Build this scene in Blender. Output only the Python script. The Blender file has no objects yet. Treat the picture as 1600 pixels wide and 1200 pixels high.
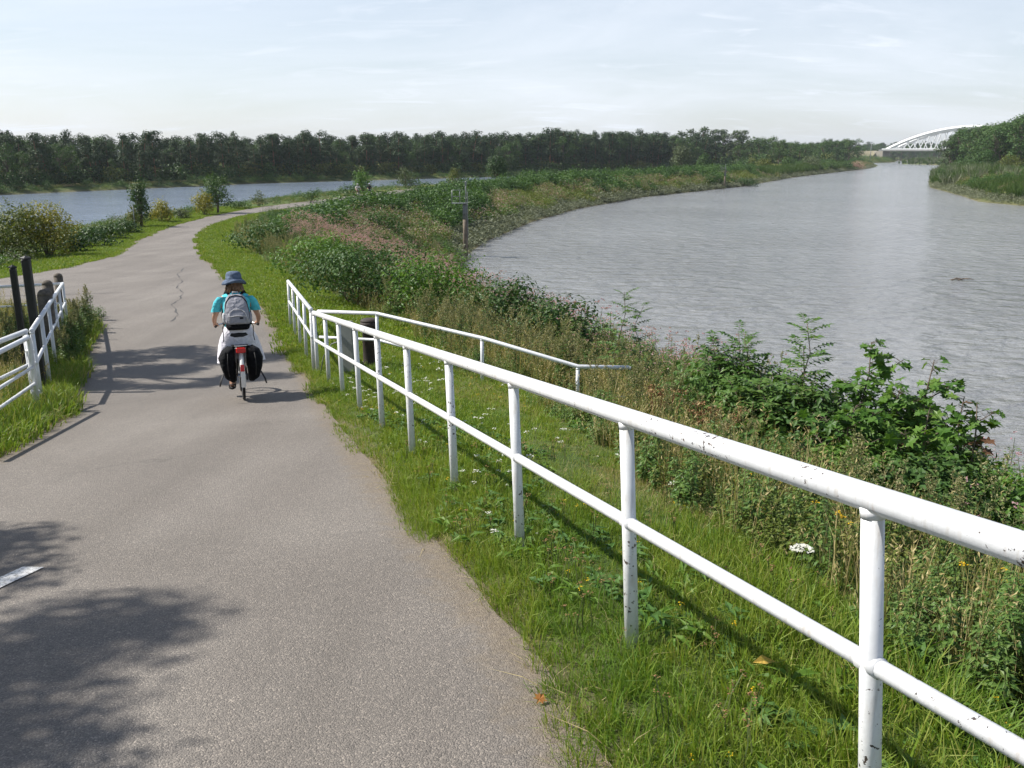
import bpy, math, random
import numpy as np
from mathutils import Vector, Matrix, Euler

C = bpy.context.scene.collection
scene = bpy.context.scene
R = math.radians
rng = np.random.default_rng(7)
random.seed(7)

# ------------------------------------------------------------------ camera
PITCH = math.atan(360 / 1400)
cam_d = bpy.data.cameras.new('camera')
cam = bpy.data.objects.new('camera', cam_d)
C.objects.link(cam)
cam.location = (0, 0, 8)
cam.rotation_euler = (math.pi / 2 - PITCH, 0, 0)
cam_d.sensor_width = 36
cam_d.lens = 36 * 1400 / 1600
cam_d.clip_start = 0.05
cam_d.clip_end = 9000
scene.camera = cam

# ------------------------------------------------------------------ sky and sun
SUN_EL, SUN_AZ = R(46), R(-77)          # the sun stands to the left of the path
world = bpy.data.worlds.new('World')
scene.world = world
world.use_nodes = True
wt = world.node_tree
wt.nodes.clear()
w_out = wt.nodes.new('ShaderNodeOutputWorld')
w_bg = wt.nodes.new('ShaderNodeBackground')
w_bg.inputs['Strength'].default_value = 0.085
sky = wt.nodes.new('ShaderNodeTexSky')
sky.sky_type = 'NISHITA'
sky.sun_disc = False
sky.sun_elevation = SUN_EL
sky.sun_rotation = SUN_AZ
sky.altitude = 0
sky.air_density = 1.0
sky.dust_density = 1.0
sky.ozone_density = 1.5
# thin cirrus veil: white cloud mixed over the blue by stretched noise on the view direction
tc = wt.nodes.new('ShaderNodeTexCoord')
sep = wt.nodes.new('ShaderNodeSeparateXYZ')
wt.links.new(tc.outputs['Generated'], sep.inputs[0])
zz = wt.nodes.new('ShaderNodeMath'); zz.operation = 'MAXIMUM'; zz.inputs[1].default_value = 0.0
wt.links.new(sep.outputs['Z'], zz.inputs[0])
den = wt.nodes.new('ShaderNodeMath'); den.operation = 'ADD'; den.inputs[1].default_value = 0.16
wt.links.new(zz.outputs[0], den.inputs[0])
dx = wt.nodes.new('ShaderNodeMath'); dx.operation = 'DIVIDE'
dy = wt.nodes.new('ShaderNodeMath'); dy.operation = 'DIVIDE'
wt.links.new(sep.outputs['X'], dx.inputs[0]); wt.links.new(den.outputs[0], dx.inputs[1])
wt.links.new(sep.outputs['Y'], dy.inputs[0]); wt.links.new(den.outputs[0], dy.inputs[1])
comb = wt.nodes.new('ShaderNodeCombineXYZ')
wt.links.new(dx.outputs[0], comb.inputs[0]); wt.links.new(dy.outputs[0], comb.inputs[1])


def sky_noise(scale, detail, dist, rot, scl, lo, hi):
    mp = wt.nodes.new('ShaderNodeMapping')
    mp.inputs['Rotation'].default_value = (0, 0, rot)
    mp.inputs['Scale'].default_value = scl
    wt.links.new(comb.outputs[0], mp.inputs[0])
    n = wt.nodes.new('ShaderNodeTexNoise')
    n.inputs['Scale'].default_value = scale
    n.inputs['Detail'].default_value = detail
    n.inputs['Roughness'].default_value = 0.62
    n.inputs['Distortion'].default_value = dist
    wt.links.new(mp.outputs[0], n.inputs['Vector'])
    r = wt.nodes.new('ShaderNodeMapRange')
    r.inputs['From Min'].default_value = lo
    r.inputs['From Max'].default_value = hi
    wt.links.new(n.outputs['Fac'], r.inputs['Value'])
    return r.outputs[0]


n1 = sky_noise(0.55, 7, 0.6, 0.5, (1, 1.5, 1), 0.3, 0.75)
n2 = sky_noise(1.7, 9, 1.3, 0.9, (1, 2.6, 1), 0.56, 0.85)
mulc = wt.nodes.new('ShaderNodeMath'); mulc.operation = 'MULTIPLY_ADD'
mulc.inputs[1].default_value = 0.45; mulc.inputs[2].default_value = 0.40
wt.links.new(n1, mulc.inputs[0])
addc = wt.nodes.new('ShaderNodeMath'); addc.operation = 'MULTIPLY_ADD'; addc.use_clamp = True
addc.inputs[1].default_value = 0.42
wt.links.new(n2, addc.inputs[0]); wt.links.new(mulc.outputs[0], addc.inputs[2])
# the veil thins out towards the zenith, where the line of sight through it is shortest
thin = wt.nodes.new('ShaderNodeMapRange')
thin.interpolation_type = 'SMOOTHSTEP'
for k_, v_ in (('From Min', .08), ('From Max', .65), ('To Min', 1.), ('To Max', .08)):
    thin.inputs[k_].default_value = v_
wt.links.new(zz.outputs[0], thin.inputs['Value'])
veil = wt.nodes.new('ShaderNodeMath'); veil.operation = 'MULTIPLY'
wt.links.new(addc.outputs[0], veil.inputs[0]); wt.links.new(thin.outputs[0], veil.inputs[1])
cmix = wt.nodes.new('ShaderNodeMix'); cmix.data_type = 'RGBA'
cmix.inputs['B'].default_value = (7.8, 8.3, 9.15, 1)
wt.links.new(veil.outputs[0], cmix.inputs['Factor'])
wt.links.new(sky.outputs['Color'], cmix.inputs['A'])
wt.links.new(cmix.outputs['Result'], w_bg.inputs['Color'])
wt.links.new(w_bg.outputs[0], w_out.inputs['Surface'])

sun_d = bpy.data.lights.new('sun', 'SUN')
sun_d.energy = 5.0
sun_d.angle = R(0.55)
sun_d.color = (1.0, 0.955, 0.88)
sun = bpy.data.objects.new('sun', sun_d)
C.objects.link(sun)
sun.location = (-60, 0, 70)
sun.rotation_euler = (0, -(math.pi / 2 - SUN_EL), -(SUN_AZ + math.pi / 2))

vs = scene.view_settings
vs.view_transform = 'Standard'
vs.look = 'None'
vs.gamma = 1.0
vs.use_curve_mapping = False
vs.exposure = 0.55
scene.render.engine = 'CYCLES'
scene.cycles.max_bounces = 8
scene.cycles.transparent_max_bounces = 8
scene.cycles.sample_clamp_indirect = 6.0


# ------------------------------------------------------------------ helpers
class MB:
    """collects vertices and faces, then links them as ONE mesh object"""

    def __init__(self):
        self.v, self.f, self.m, self.n = [], [], [], 0

    def add(self, v, f, mat=0):
        v = np.asarray(v, float).reshape(-1, 3)
        self.v.append(v)
        n = self.n
        self.f.extend([tuple(int(i) + n for i in q) for q in f])
        self.m.extend([mat] * len(f))
        self.n += len(v)
        return self

    def addq(self, v, f, mat=0):
        """many equal faces at once: f is an integer array"""
        v = np.asarray(v, float).reshape(-1, 3)
        f = np.asarray(f, int) + self.n
        self.v.append(v)
        self.f.extend(map(tuple, f.tolist()))
        self.m.extend([mat] * len(f))
        self.n += len(v)
        return self

    def tube(self, pts, rad, n=8, mat=0, cap=True, closed=False, squash=None):
        pts = [Vector(p) for p in pts]
        if not hasattr(rad, '__len__'):
            rad = [rad] * len(pts)
        k = len(pts)
        vs_, ref = [], None
        for i, p in enumerate(pts):
            if closed:
                t = pts[(i + 1) % k] - pts[i - 1]
            else:
                t = pts[min(i + 1, k - 1)] - pts[max(i - 1, 0)]
            t.normalize()
            if ref is None:
                ref = Vector((0, 0, 1)) if abs(t.z) < .9 else Vector((1, 0, 0))
            s = t.cross(ref)
            s.normalize()
            b = s.cross(t)
            ref = b
            sq = squash or (1, 1)
            for j in range(n):
                a = 2 * math.pi * j / n
                vs_.append(p + (s * math.cos(a) * sq[0] + b * math.sin(a) * sq[1]) * rad[i])
        fs = []
        for i in range(k if closed else k - 1):
            i2 = (i + 1) % k
            for j in range(n):
                j2 = (j + 1) % n
                fs.append((i * n + j, i * n + j2, i2 * n + j2, i2 * n + j))
        if cap and not closed:
            fs.append(tuple(range(n))[::-1])
            fs.append(tuple((k - 1) * n + j for j in range(n)))
        return self.add([tuple(q) for q in vs_], [q[::-1] for q in fs], mat)

    def ring(self, c, r, rt, axis='x', n=28, m=8, mat=0):
        pts = []
        for i in range(n):
            a = 2 * math.pi * i / n
            ca, sa = math.cos(a) * r, math.sin(a) * r
            d = {'x': (0, ca, sa), 'y': (ca, 0, sa), 'z': (ca, sa, 0)}[axis]
            pts.append((c[0] + d[0], c[1] + d[1], c[2] + d[2]))
        return self.tube(pts, rt, m, mat, closed=True)

    def box(self, c, s, rot=None, mat=0, bev=0.0):
        x, y, z = s[0] / 2, s[1] / 2, s[2] / 2
        if bev <= 0:
            v = [(-x, -y, -z), (x, -y, -z), (x, y, -z), (-x, y, -z), (-x, -y, z), (x, -y, z), (x, y, z), (-x, y, z)]
            f = [(0, 3, 2, 1), (4, 5, 6, 7), (0, 1, 5, 4), (1, 2, 6, 5), (2, 3, 7, 6), (3, 0, 4, 7)]
        else:
            b = bev
            v, f = [], []
            for zz_, i in ((-z, b), (-z + b, 0), (z - b, 0), (z, b)):
                X, Y = x - i, y - i
                v += [(-X + b, -Y, zz_), (X - b, -Y, zz_), (X, -Y + b, zz_), (X, Y - b, zz_), (X - b, Y, zz_), (-X + b, Y, zz_), (-X, Y - b, zz_), (-X, -Y + b, zz_)]
            for k in range(3):
                for j in range(8):
                    j2 = (j + 1) % 8
                    f.append((k * 8 + j, k * 8 + j2, k * 8 + 8 + j2, k * 8 + 8 + j))
            f.append(tuple(range(8))[::-1])
            f.append(tuple(range(24, 32)))
        v = np.array(v)
        if rot is not None:
            v = v @ np.array(Euler(rot).to_matrix()).T
        return self.add(v + np.array(c), f, mat)

    def loft(self, rings, mat=0, cap0=True, cap1=True):
        n = len(rings[0])
        v = [p for r_ in rings for p in r_]
        f = []
        for i in range(len(rings) - 1):
            for j in range(n):
                j2 = (j + 1) % n
                f.append((i * n + j, i * n + j2, (i + 1) * n + j2, (i + 1) * n + j))
        if cap0:
            f.append(tuple(range(n))[::-1])
        if cap1:
            f.append(tuple((len(rings) - 1) * n + j for j in range(n)))
        return self.add(v, f, mat)

    def lathe(self, prof, n=16, c=(0, 0, 0), mat=0):
        rings = [[(c[0] + r_ * math.cos(2 * math.pi * j / n), c[1] + r_ * math.sin(2 * math.pi * j / n), c[2] + z_) for j in range(n)] for r_, z_ in prof]
        return self.loft(rings, mat)

    def mesh(self, name, mats, smooth=False):
        me = bpy.data.meshes.new(name)
        v = np.concatenate(self.v) if self.v else np.zeros((0, 3))
        me.from_pydata(v.tolist(), [], self.f)
        for m_ in (mats if isinstance(mats, (list, tuple)) else [mats]):
            me.materials.append(m_)
        if len(self.f):
            me.polygons.foreach_set('material_index', self.m)
            if smooth:
                me.polygons.foreach_set('use_smooth', [True] * len(self.f))
        me.update()
        return me

    def build(self, name, mats, parent=None, smooth=False, loc=None):
        o = bpy.data.objects.new(name, self.mesh(name, mats, smooth))
        C.objects.link(o)
        if parent is not None:
            o.parent = parent
        if loc is not None:
            o.location = loc
        return o


def tag(o, label=None, cat=None, group=None, kind=None):
    for k, v in (('label', label), ('category', cat), ('group', group), ('kind', kind)):
        if v:
            o[k] = v
    return o


def thing(name, label, cat, loc=(0, 0, 0), rot=(0, 0, 0), group=None):
    o = bpy.data.objects.new(name, None)
    C.objects.link(o)
    o.empty_display_size = .2
    o.location = loc
    o.rotation_euler = rot
    return tag(o, label, cat, group)


def copy_thing(o, loc, rot=None, scl=None, label=None, group=None):
    c = o.copy()
    C.objects.link(c)
    c.location = loc
    if rot is not None:
        c.rotation_euler = rot
    if scl is not None:
        c.scale = scl
    if label:
        c['label'] = label
    if group:
        c['group'] = group
    for ch in o.children:
        d = ch.copy()
        C.objects.link(d)
        d.parent = c
        for g in ch.children:
            e = g.copy()
            C.objects.link(e)
            e.parent = d
    return c


# ------------------------------------------------------------------ materials
def new_mat(name):
    m = bpy.data.materials.new(name)
    m.use_nodes = True
    nt = m.node_tree
    return m, nt, nt.nodes['Principled BSDF'], nt.nodes['Material Output']


def nd(nt, typ, **kw):
    n = nt.nodes.new(typ)
    for k, v in kw.items():
        if k in n.bl_rna.properties:
            setattr(n, k, v)
        else:
            n.inputs[k.replace('_', ' ')].default_value = v
    return n


def ramp(nt, fac, stops, interp='LINEAR'):
    r = nt.nodes.new('ShaderNodeValToRGB')
    r.color_ramp.interpolation = interp
    e = r.color_ramp.elements
    while len(e) < len(stops):
        e.new(0.5)
    for i, (p, c) in enumerate(stops):
        e[i].position = p
        e[i].color = (*c, 1) if len(c) == 3 else c
    nt.links.new(fac, r.inputs[0])
    return r.outputs[0]


def coords(nt, kind='Object'):
    return nt.nodes.new('ShaderNodeTexCoord').outputs[kind]


def noise(nt, vec, scale, detail=4, rough=.55, dist=0):
    n = nd(nt, 'ShaderNodeTexNoise', Scale=scale, Detail=detail, Roughness=rough, Distortion=dist)
    nt.links.new(vec, n.inputs['Vector'])
    return n.outputs['Fac']


def mixc(nt, fac, a, b, blend='MIX'):
    m = nt.nodes.new('ShaderNodeMix')
    m.data_type = 'RGBA'
    m.blend_type = blend
    for s, i in ((fac, 'Factor'), (a, 'A'), (b, 'B')):
        if hasattr(s, 'links'):
            nt.links.new(s, m.inputs[i])
        elif i == 'Factor':
            m.inputs[i].default_value = s
        else:
            m.inputs[i].default_value = (*s, 1)
    return m.outputs['Result']


def math_(nt, op, a, b=0.0, c=0.0, clamp=False):
    m = nt.nodes.new('ShaderNodeMath')
    m.operation = op
    m.use_clamp = clamp
    for i, s in enumerate((a, b, c)):
        if hasattr(s, 'links'):
            nt.links.new(s, m.inputs[i])
        else:
            m.inputs[i].default_value = s
    return m.outputs[0]


def bump(nt, h, bsdf, strength=.4, dist=.01):
    b = nd(nt, 'ShaderNodeBump', Strength=strength, Distance=dist)
    nt.links.new(h, b.inputs['Height'])
    nt.links.new(b.outputs[0], bsdf.inputs['Normal'])


def plain(name, col, rough=.6, metal=0., var=.12, scale=8., bmp=0., trans=0.):
    m, nt, b, out = new_mat(name)
    v = coords(nt)
    n = noise(nt, v, scale, 5)
    lo = tuple(c * (1 - var) for c in col)
    hi = tuple(min(1, c * (1 + var)) for c in col)
    nt.links.new(ramp(nt, n, [(.3, lo), (.7, hi)]), b.inputs['Base Color'])
    b.inputs['Roughness'].default_value = rough
    b.inputs['Metallic'].default_value = metal
    if bmp:
        bump(nt, noise(nt, v, scale * 6, 4), b, bmp, .004)
    return m


def leaf_mat(name, cols, trans=.3, rough=.5, spec=.25):
    """leaf colours picked per leaf and shifted per plant; light shines through"""
    m, nt, b, out = new_mat(name)
    g = nt.nodes.new('ShaderNodeNewGeometry')
    oi = nt.nodes.new('ShaderNodeObjectInfo')
    f = math_(nt, 'MULTIPLY_ADD', g.outputs['Random Per Island'], .7, 0)
    f = math_(nt, 'MULTIPLY_ADD', oi.outputs['Random'], .3, f, True)
    k = len(cols)
    c = ramp(nt, f, [(i / (k - 1), cols[i]) for i in range(k)])
    nt.links.new(c, b.inputs['Base Color'])
    b.inputs['Roughness'].default_value = rough
    b.inputs['Specular IOR Level'].default_value = spec
    if trans:
        t = nt.nodes.new('ShaderNodeBsdfTranslucent')
        tcol = mixc(nt, 1., c, (1.0, 1.0, .45), 'MULTIPLY')
        nt.links.new(tcol, t.inputs[0])
        mx = nt.nodes.new('ShaderNodeMixShader')
        mx.inputs[0].default_value = trans
        nt.links.new(b.outputs[0], mx.inputs[1])
        nt.links.new(t.outputs[0], mx.inputs[2])
        nt.links.new(mx.outputs[0], out.inputs['Surface'])
    return m


def painted(name, col, chips=.62, dirt=True):
    """old paint with dark chips and a little grime"""
    m, nt, b, out = new_mat(name)
    v = coords(nt)
    big = noise(nt, v, 2.2, 3)
    fine = noise(nt, v, 46., 5, .6)
    f = math_(nt, 'MULTIPLY_ADD', big, .45, math_(nt, 'MULTIPLY', fine, .75))
    chip = ramp(nt, f, [(.0, (0, 0, 0)), (chips, (0, 0, 0)), (chips + .012, (1, 1, 1))])
    grime = noise(nt, v, 9., 6, .7)
    base = ramp(nt, grime, [(.25, tuple(c * .84 for c in col)), (.6, col)])
    mp = nd(nt, 'ShaderNodeMapping')
    mp.inputs['Scale'].default_value = (1, 1, .12)
    nt.links.new(v, mp.inputs[0])
    runs = ramp(nt, noise(nt, mp.outputs[0], 30., 5, .6), [(.54, (0, 0, 0)), (.70, (1, 1, 1))])   # grey-green runs and rust stains
    stain = ramp(nt, noise(nt, v, 4., 4), [(.35, (.34, .33, .27)), (.65, (.38, .27, .17))])
    base = mixc(nt, math_(nt, 'MULTIPLY', runs, .38), base, stain)
    rust = ramp(nt, noise(nt, v, 25., 3), [(.35, (.03, .03, .035)), (.7, (.11, .07, .05))])
    nt.links.new(mixc(nt, chip, base, rust), b.inputs['Base Color'])
    b.inputs['Roughness'].default_value = .38
    h = math_(nt, 'MULTIPLY_ADD', chip, -.6, noise(nt, v, 90., 3))
    bump(nt, h, b, .25, .002)
    return m


# ------------------------------------------------------------------ the lie of the land
CANAL = [(-400, -60), (-90, -20), (-70, 0), (-50, 28), (-40, 48), (-40, 70), (-40, 92), (-37, 118), (-30, 150), (-16, 184), (0, 215), (30, 270), (70, 340),
         (105, 430), (80, 408), (50, 385), (21, 362), (0, 330), (-30, 300), (-70, 252), (-102, 182), (-170, 100), (-400, 40)]
RIVER = [(22, -60), (20, 0), (18, 10), (14, 17), (9, 24), (4, 32), (0, 42), (-3, 55), (-3.9, 72), (-2.4, 85.6), (2.4, 110), (9.7, 136),
         (24.7, 173), (58, 231), (98, 320), (150, 420), (189, 493), (225, 570), (262, 660), (290, 780), (340, 840), (375, 900), (395, 1100),
         (500, 1100), (480, 900), (400, 775), (310, 742), (305, 660), (255, 541), (151, 330), (118, 260), (101.8, 223), (89, 182), (80.2, 157),
         (80.6, 143.5), (88, 110), (100, 40), (110, -60)]
ROAD_R = [(3.2, -6), (1.5, -1), (.74, 1.2), (.31, 2.55), (.03, 3.66), (-.35, 4.79), (-.91, 6.35), (-1.47, 8.13), (-2.41, 11.19), (-3.8, 15.7), (-4.96, 18.9),
          (-6.79, 24.1), (-11.1, 34.5), (-15.4, 45), (-20.4, 58.3), (-23.2, 69), (-24.0, 80), (-23.2, 92), (-20.6, 104.5), (-18.3, 117.5), (-13.2, 142), (-4.4, 172), (14.5, 202), (39, 249), (58, 286), (75, 312), (110, 366)]
ROAD_L = [(-7.6, -6), (-6.9, -1), (-6.4, 1.2), (-6.1, 2.55), (-5.9, 3.66), (-5.7, 4.79), (-5.35, 6.35), (-5.04, 8.37), (-5.75, 11.0), (-7.6, 15.2), (-8.7, 18.0),
          (-10.46, 22.6), (-15.8, 34.9), (-20.2, 45.8), (-23.9, 57.0), (-26.1, 68.5), (-27.0, 80), (-26.6, 93), (-24.0, 106.3), (-21.6, 118.8), (-16.5, 143.3), (-7.4, 174.0), (11.5, 204), (36, 251), (55, 288), (72, 314), (107, 368)]
BRANCH_A = [(-10.46, 22.6), (-13.3, 26.3), (-14.87, 25.8), (-24, 21.5), (-40, 16)]
BRANCH_B = [(-20.2, 45.8), (-19.35, 38.8), (-19.6, 34.1), (-25.5, 30.5), (-42, 24)]
ROAD_POLY = ROAD_R + ROAD_L[:12:-1] + BRANCH_B[1:] + BRANCH_A[::-1] + ROAD_L[10::-1]


def sdist(x, y, poly, closed=True):
    x = np.asarray(x, float); y = np.asarray(y, float)
    d2 = np.full(x.shape, 1e18); ins = np.zeros(x.shape, bool)
    n = len(poly)
    for i in range(n if closed else n - 1):
        ax, ay = poly[i]; bx, by = poly[(i + 1) % n]
        ex, ey = bx - ax, by - ay
        t = np.clip(((x - ax) * ex + (y - ay) * ey) / (ex * ex + ey * ey + 1e-12), 0, 1)
        d2 = np.minimum(d2, (x - ax - t * ex) ** 2 + (y - ay - t * ey) ** 2)
        if by != ay and closed:
            ins ^= ((ay > y) != (by > y)) & (x < ex * (y - ay) / (by - ay) + ax)
    d = np.sqrt(d2)
    return np.where(ins, -d, d)


def H(x, y):
    t = -.322 * x + .947 * y
    h = np.interp(t, [-60, -4, 15.2, 19, 24, 40, 60, 5000], [6.85, 6.85, 4.372, 4.15, 4.0, 3.3, 2.6, 2.5])
    # the land across the canal lies lower than the dike
    far = (y > np.interp(x, [-400, -170, -102, -70, -30, 0, 21, 50, 80, 105, 130], [20, 95, 178, 248, 296, 326, 358, 381, 405, 428, 470])) & (x < 135)
    return np.where(far, np.interp(x, [80, 135], [1.0, 2.4]), h)


def smin(a, b, k):
    h = np.clip(.5 + .5 * (b - a) / k, 0, 1)
    return b * (1 - h) + a * h - k * h * (1 - h)


def ground(x, y):
    x = np.asarray(x, float); y = np.asarray(y, float)
    dr = sdist(x, y, RIVER); dc = sdist(x, y, CANAL)
    kr = np.interp(y, [0, 14, 30, 90], [.345, .345, .36, .3])
    z = smin(H(x, y), .02 + kr * dr, .5)
    z = smin(z, .02 + .33 * dc, .4)
    w = np.minimum(dr, dc)
    return np.where(w < 0, np.maximum(-1.5, .02 + .35 * w), z)


_ph = rng.uniform(0, 6.28, (8, 2))
_fr = rng.normal(0, 1, (8, 2))


def patch(x, y, size, seed=0):
    """smooth patchy noise, about -1..1"""
    s = 0
    for i in range(6):
        a = _fr[(i + seed) % 8] / size
        s = s + np.sin(x * a[0] + y * a[1] + _ph[(i + seed * 3) % 8][0] + seed * 1.7)
    return s / 3.0


# ------------------------------------------------------------------ ground sheet
def axis_steps(lo, mid0, mid1, hi, step, grow):
    a = list(np.arange(mid0, mid1, step))
    s = step
    while a[-1] < hi:
        s *= grow
        a.append(a[-1] + s)
    s = step
    b = []
    c0 = mid0
    while c0 > lo:
        s *= grow
        c0 -= s
        b.append(c0)
    return np.array(b[::-1] + a)


gx = axis_steps(-3000, -16, 12, 3000, .3, 1.022)
gy = axis_steps(-250, 0, 30, 3800, .3, 1.017)
GX, GY = np.meshgrid(gx, gy)
shape = GX.shape
fx, fy = GX.ravel(), GY.ravel()
gz = ground(fx, fy)
dr_ = sdist(fx, fy, ROAD_POLY)
rough = .03 * patch(fx, fy, .5, 1) + .02 * patch(fx, fy, .2, 2)
gz = gz + np.where(gz > 0.1, rough * np.clip(dr_ / .8, 0, 1), 0)
gz = np.where(dr_ < 0, gz - np.clip(-dr_ / .3, 0, 1) * .05 - .012, gz)
nx, ny = shape[1], shape[0]
ii = np.arange(ny - 1)[:, None] * nx + np.arange(nx - 1)[None, :]
quads = np.stack([ii, ii + 1, ii + nx + 1, ii + nx], -1).reshape(-1, 4)
mb = MB().addq(np.stack([fx, fy, gz], 1), quads)

m_ground, nt, b, out = new_mat('earth_and_turf')
v = coords(nt)
at = nt.nodes.new('ShaderNodeAttribute'); at.attribute_name = 'soil'
c_turf = ramp(nt, noise(nt, v, 1.3, 7, .65), [(.3, (.045, .075, .018)), (.5, (.075, .115, .03)), (.7, (.13, .13, .05))])
c_soil = ramp(nt, noise(nt, v, 9, 8, .7), [(.3, (.10, .075, .05)), (.6, (.21, .165, .11)), (.8, (.33, .27, .18))])
nt.links.new(mixc(nt, at.outputs['Fac'], c_turf, c_soil), b.inputs['Base Color'])
b.inputs['Roughness'].default_value = .95
b.inputs['Specular IOR Level'].default_value = .15
bump(nt, noise(nt, v, 22, 8, .7), b, .8, .04)
g_obj = mb.build('ground', m_ground, smooth=True)
tag(g_obj, kind='structure')
soil = np.clip(1.0 - (dr_ - .02) / .22, 0, 1) * .9
wd = np.minimum(sdist(fx, fy, RIVER), sdist(fx, fy, CANAL))
soil = np.maximum(soil, np.clip(1 - wd / 1.3, 0, 1) * .7)
at_ = g_obj.data.attributes.new('soil', 'FLOAT', 'POINT')
at_.data.foreach_set('value', soil.astype(np.float32))


# ------------------------------------------------------------------ water
def water_mat(name, col, s1, s2, st, aniso):
    m, nt, b, out = new_mat(name)
    v = coords(nt)
    mp = nd(nt, 'ShaderNodeMapping')
    mp.inputs['Scale'].default_value = aniso
    mp.inputs['Rotation'].default_value = (0, 0, .15)
    nt.links.new(v, mp.inputs[0])
    vv = mp.outputs[0]
    a = noise(nt, vv, s1, 2, .5, .3)
    c = noise(nt, vv, s2, 4, .6, .4)
    gust = noise(nt, vv, s1 * .06, 4, .6, .6)
    h = math_(nt, 'MULTIPLY_ADD', a, 1.4, math_(nt, 'MULTIPLY', c, .42))
    amp = math_(nt, 'MULTIPLY_ADD', gust, 1.3, .35)
    h = math_(nt, 'MULTIPLY', h, amp)
    bp = nd(nt, 'ShaderNodeBump', Strength=1.0, Distance=st)
    nt.links.new(h, bp.inputs['Height'])
    nt.links.new(bp.outputs[0], b.inputs['Normal'])
    silt = ramp(nt, noise(nt, v, .03, 4), [(.35, col), (.7, tuple(q * 1.35 for q in col))])
    nt.links.new(silt, b.inputs['Base Color'])
    b.inputs['Roughness'].default_value = .10
    b.inputs['IOR'].default_value = 1.333
    return m


def grow_poly(poly, off):
    p = np.array(poly, float)
    n = len(p)
    area = .5 * sum(p[i][0] * p[(i + 1) % n][1] - p[(i + 1) % n][0] * p[i][1] for i in range(n))
    s = 1 if area > 0 else -1
    o = []
    for i in range(n):
        d = p[(i + 1) % n] - p[i - 1]
        d /= np.linalg.norm(d)
        o.append(p[i] + s * off * np.array([d[1], -d[0]]))
    return o


m_river = water_mat('river_water', (.195, .198, .20), .9, 3.2, .34, (.62, 1.0, 1))
m_canal = water_mat('canal_water', (.15, .185, .235), .9, 3.0, .28, (.7, 1.0, 1))
for nm, poly, m_ in (('river', RIVER, m_river), ('canal', CANAL, m_canal)):
    pp = grow_poly(poly, 2.0)
    o = MB().add([(q[0], q[1], 0) for q in pp], [tuple(range(len(pp)))]).build(nm, m_)
    if o.data.polygons[0].normal.z < 0:
        o.data.flip_normals()
    tag(o, kind='structure')

# ------------------------------------------------------------------ asphalt path
m_asph, nt, b, out = new_mat('worn_asphalt')
v = coords(nt)
vo = nd(nt, 'ShaderNodeTexVoronoi', Scale=150.)
nt.links.new(v, vo.inputs['Vector'])
vo2 = nd(nt, 'ShaderNodeTexVoronoi', Scale=270.)
nt.links.new(v, vo2.inputs['Vector'])
cellr = nd(nt, 'ShaderNodeSeparateColor')
nt.links.new(vo.outputs['Color'], cellr.inputs[0])
cellg = nd(nt, 'ShaderNodeSeparateColor')
nt.links.new(vo2.outputs['Color'], cellg.inputs[0])
mpw = nd(nt, 'ShaderNodeMapping')
mpw.inputs['Rotation'].default_value = (0, 0, R(-19))
mpw.inputs['Scale'].default_value = (1.1, .10, 1)
nt.links.new(v, mpw.inputs[0])
tracks = noise(nt, mpw.outputs[0], 1.0, 3, .5, .3)
big = math_(nt, 'MULTIPLY_ADD', noise(nt, v, .35, 6, .6, .5), .55, math_(nt, 'MULTIPLY', tracks, .45))
base = ramp(nt, big, [(.32, (.134, .118, .102)), (.5, (.172, .153, .134)), (.68, (.218, .197, .174))])
st = ramp(nt, cellr.outputs[0], [(0, (.68, .68, .68)), (.5, (.96, .96, .96)), (.88, (1.12, 1.11, 1.1)), (.97, (1.65, 1.62, 1.58))])
st2 = ramp(nt, cellg.outputs[1], [(0, (.8, .8, .8)), (.6, (1.0, 1.0, 1.0)), (.93, (1.18, 1.17, 1.15))])
col = mixc(nt, 1., mixc(nt, 1., base, st, 'MULTIPLY'), st2, 'MULTIPLY')
# fine cracks
warp = nd(nt, 'ShaderNodeTexNoise', Scale=1.1, Detail=5., Roughness=.65)
nt.links.new(v, warp.inputs['Vector'])
vadd = nd(nt, 'ShaderNodeVectorMath', operation='MULTIPLY_ADD')
vadd.inputs[1].default_value = (1.4, 1.4, 0)
nt.links.new(warp.outputs['Color'], vadd.inputs[0]); nt.links.new(v, vadd.inputs[2])
cr = nd(nt, 'ShaderNodeTexVoronoi', feature='DISTANCE_TO_EDGE', Scale=.23)
nt.links.new(vadd.outputs[0], cr.inputs['Vector'])
msk = ramp(nt, noise(nt, v, .5, 3), [(.52, (0, 0, 0)), (.60, (1, 1, 1))])
line = ramp(nt, cr.outputs['Distance'], [(0, (1, 1, 1)), (.002, (1, 1, 1)), (.005, (0, 0, 0))])
crack = math_(nt, 'MULTIPLY', math_(nt, 'MULTIPLY', line, msk), .5)
# earth and dry litter trodden on to the margins
ea = nt.nodes.new('ShaderNodeAttribute'); ea.attribute_name = 'margin'
ef = math_(nt, 'MULTIPLY_ADD', noise(nt, v, 7., 7, .7), .9, math_(nt, 'SUBTRACT', ea.outputs['Fac'], .95))
ef = ramp(nt, ef, [(.0, (0, 0, 0)), (.35, (1, 1, 1))])
soilc = ramp(nt, noise(nt, v, 38., 5, .7), [(.3, (.10, .075, .05)), (.55, (.20, .155, .10)), (.8, (.32, .26, .17))])
col = mixc(nt, math_(nt, 'MULTIPLY', ef, .6), col, soilc)
stn = ramp(nt, noise(nt, v, .9, 5, .65, .8), [(.60, (0, 0, 0)), (.72, (1, 1, 1))])
col = mixc(nt, math_(nt, 'MULTIPLY', stn, .28), col, (.09, .08, .07))
nt.links.new(mixc(nt, math_(nt, 'MULTIPLY', crack, .75), col, (.05, .045, .04)), b.inputs['Base Color'])
b.inputs['Roughness'].default_value = .72
b.inputs['Specular IOR Level'].default_value = .4
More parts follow.
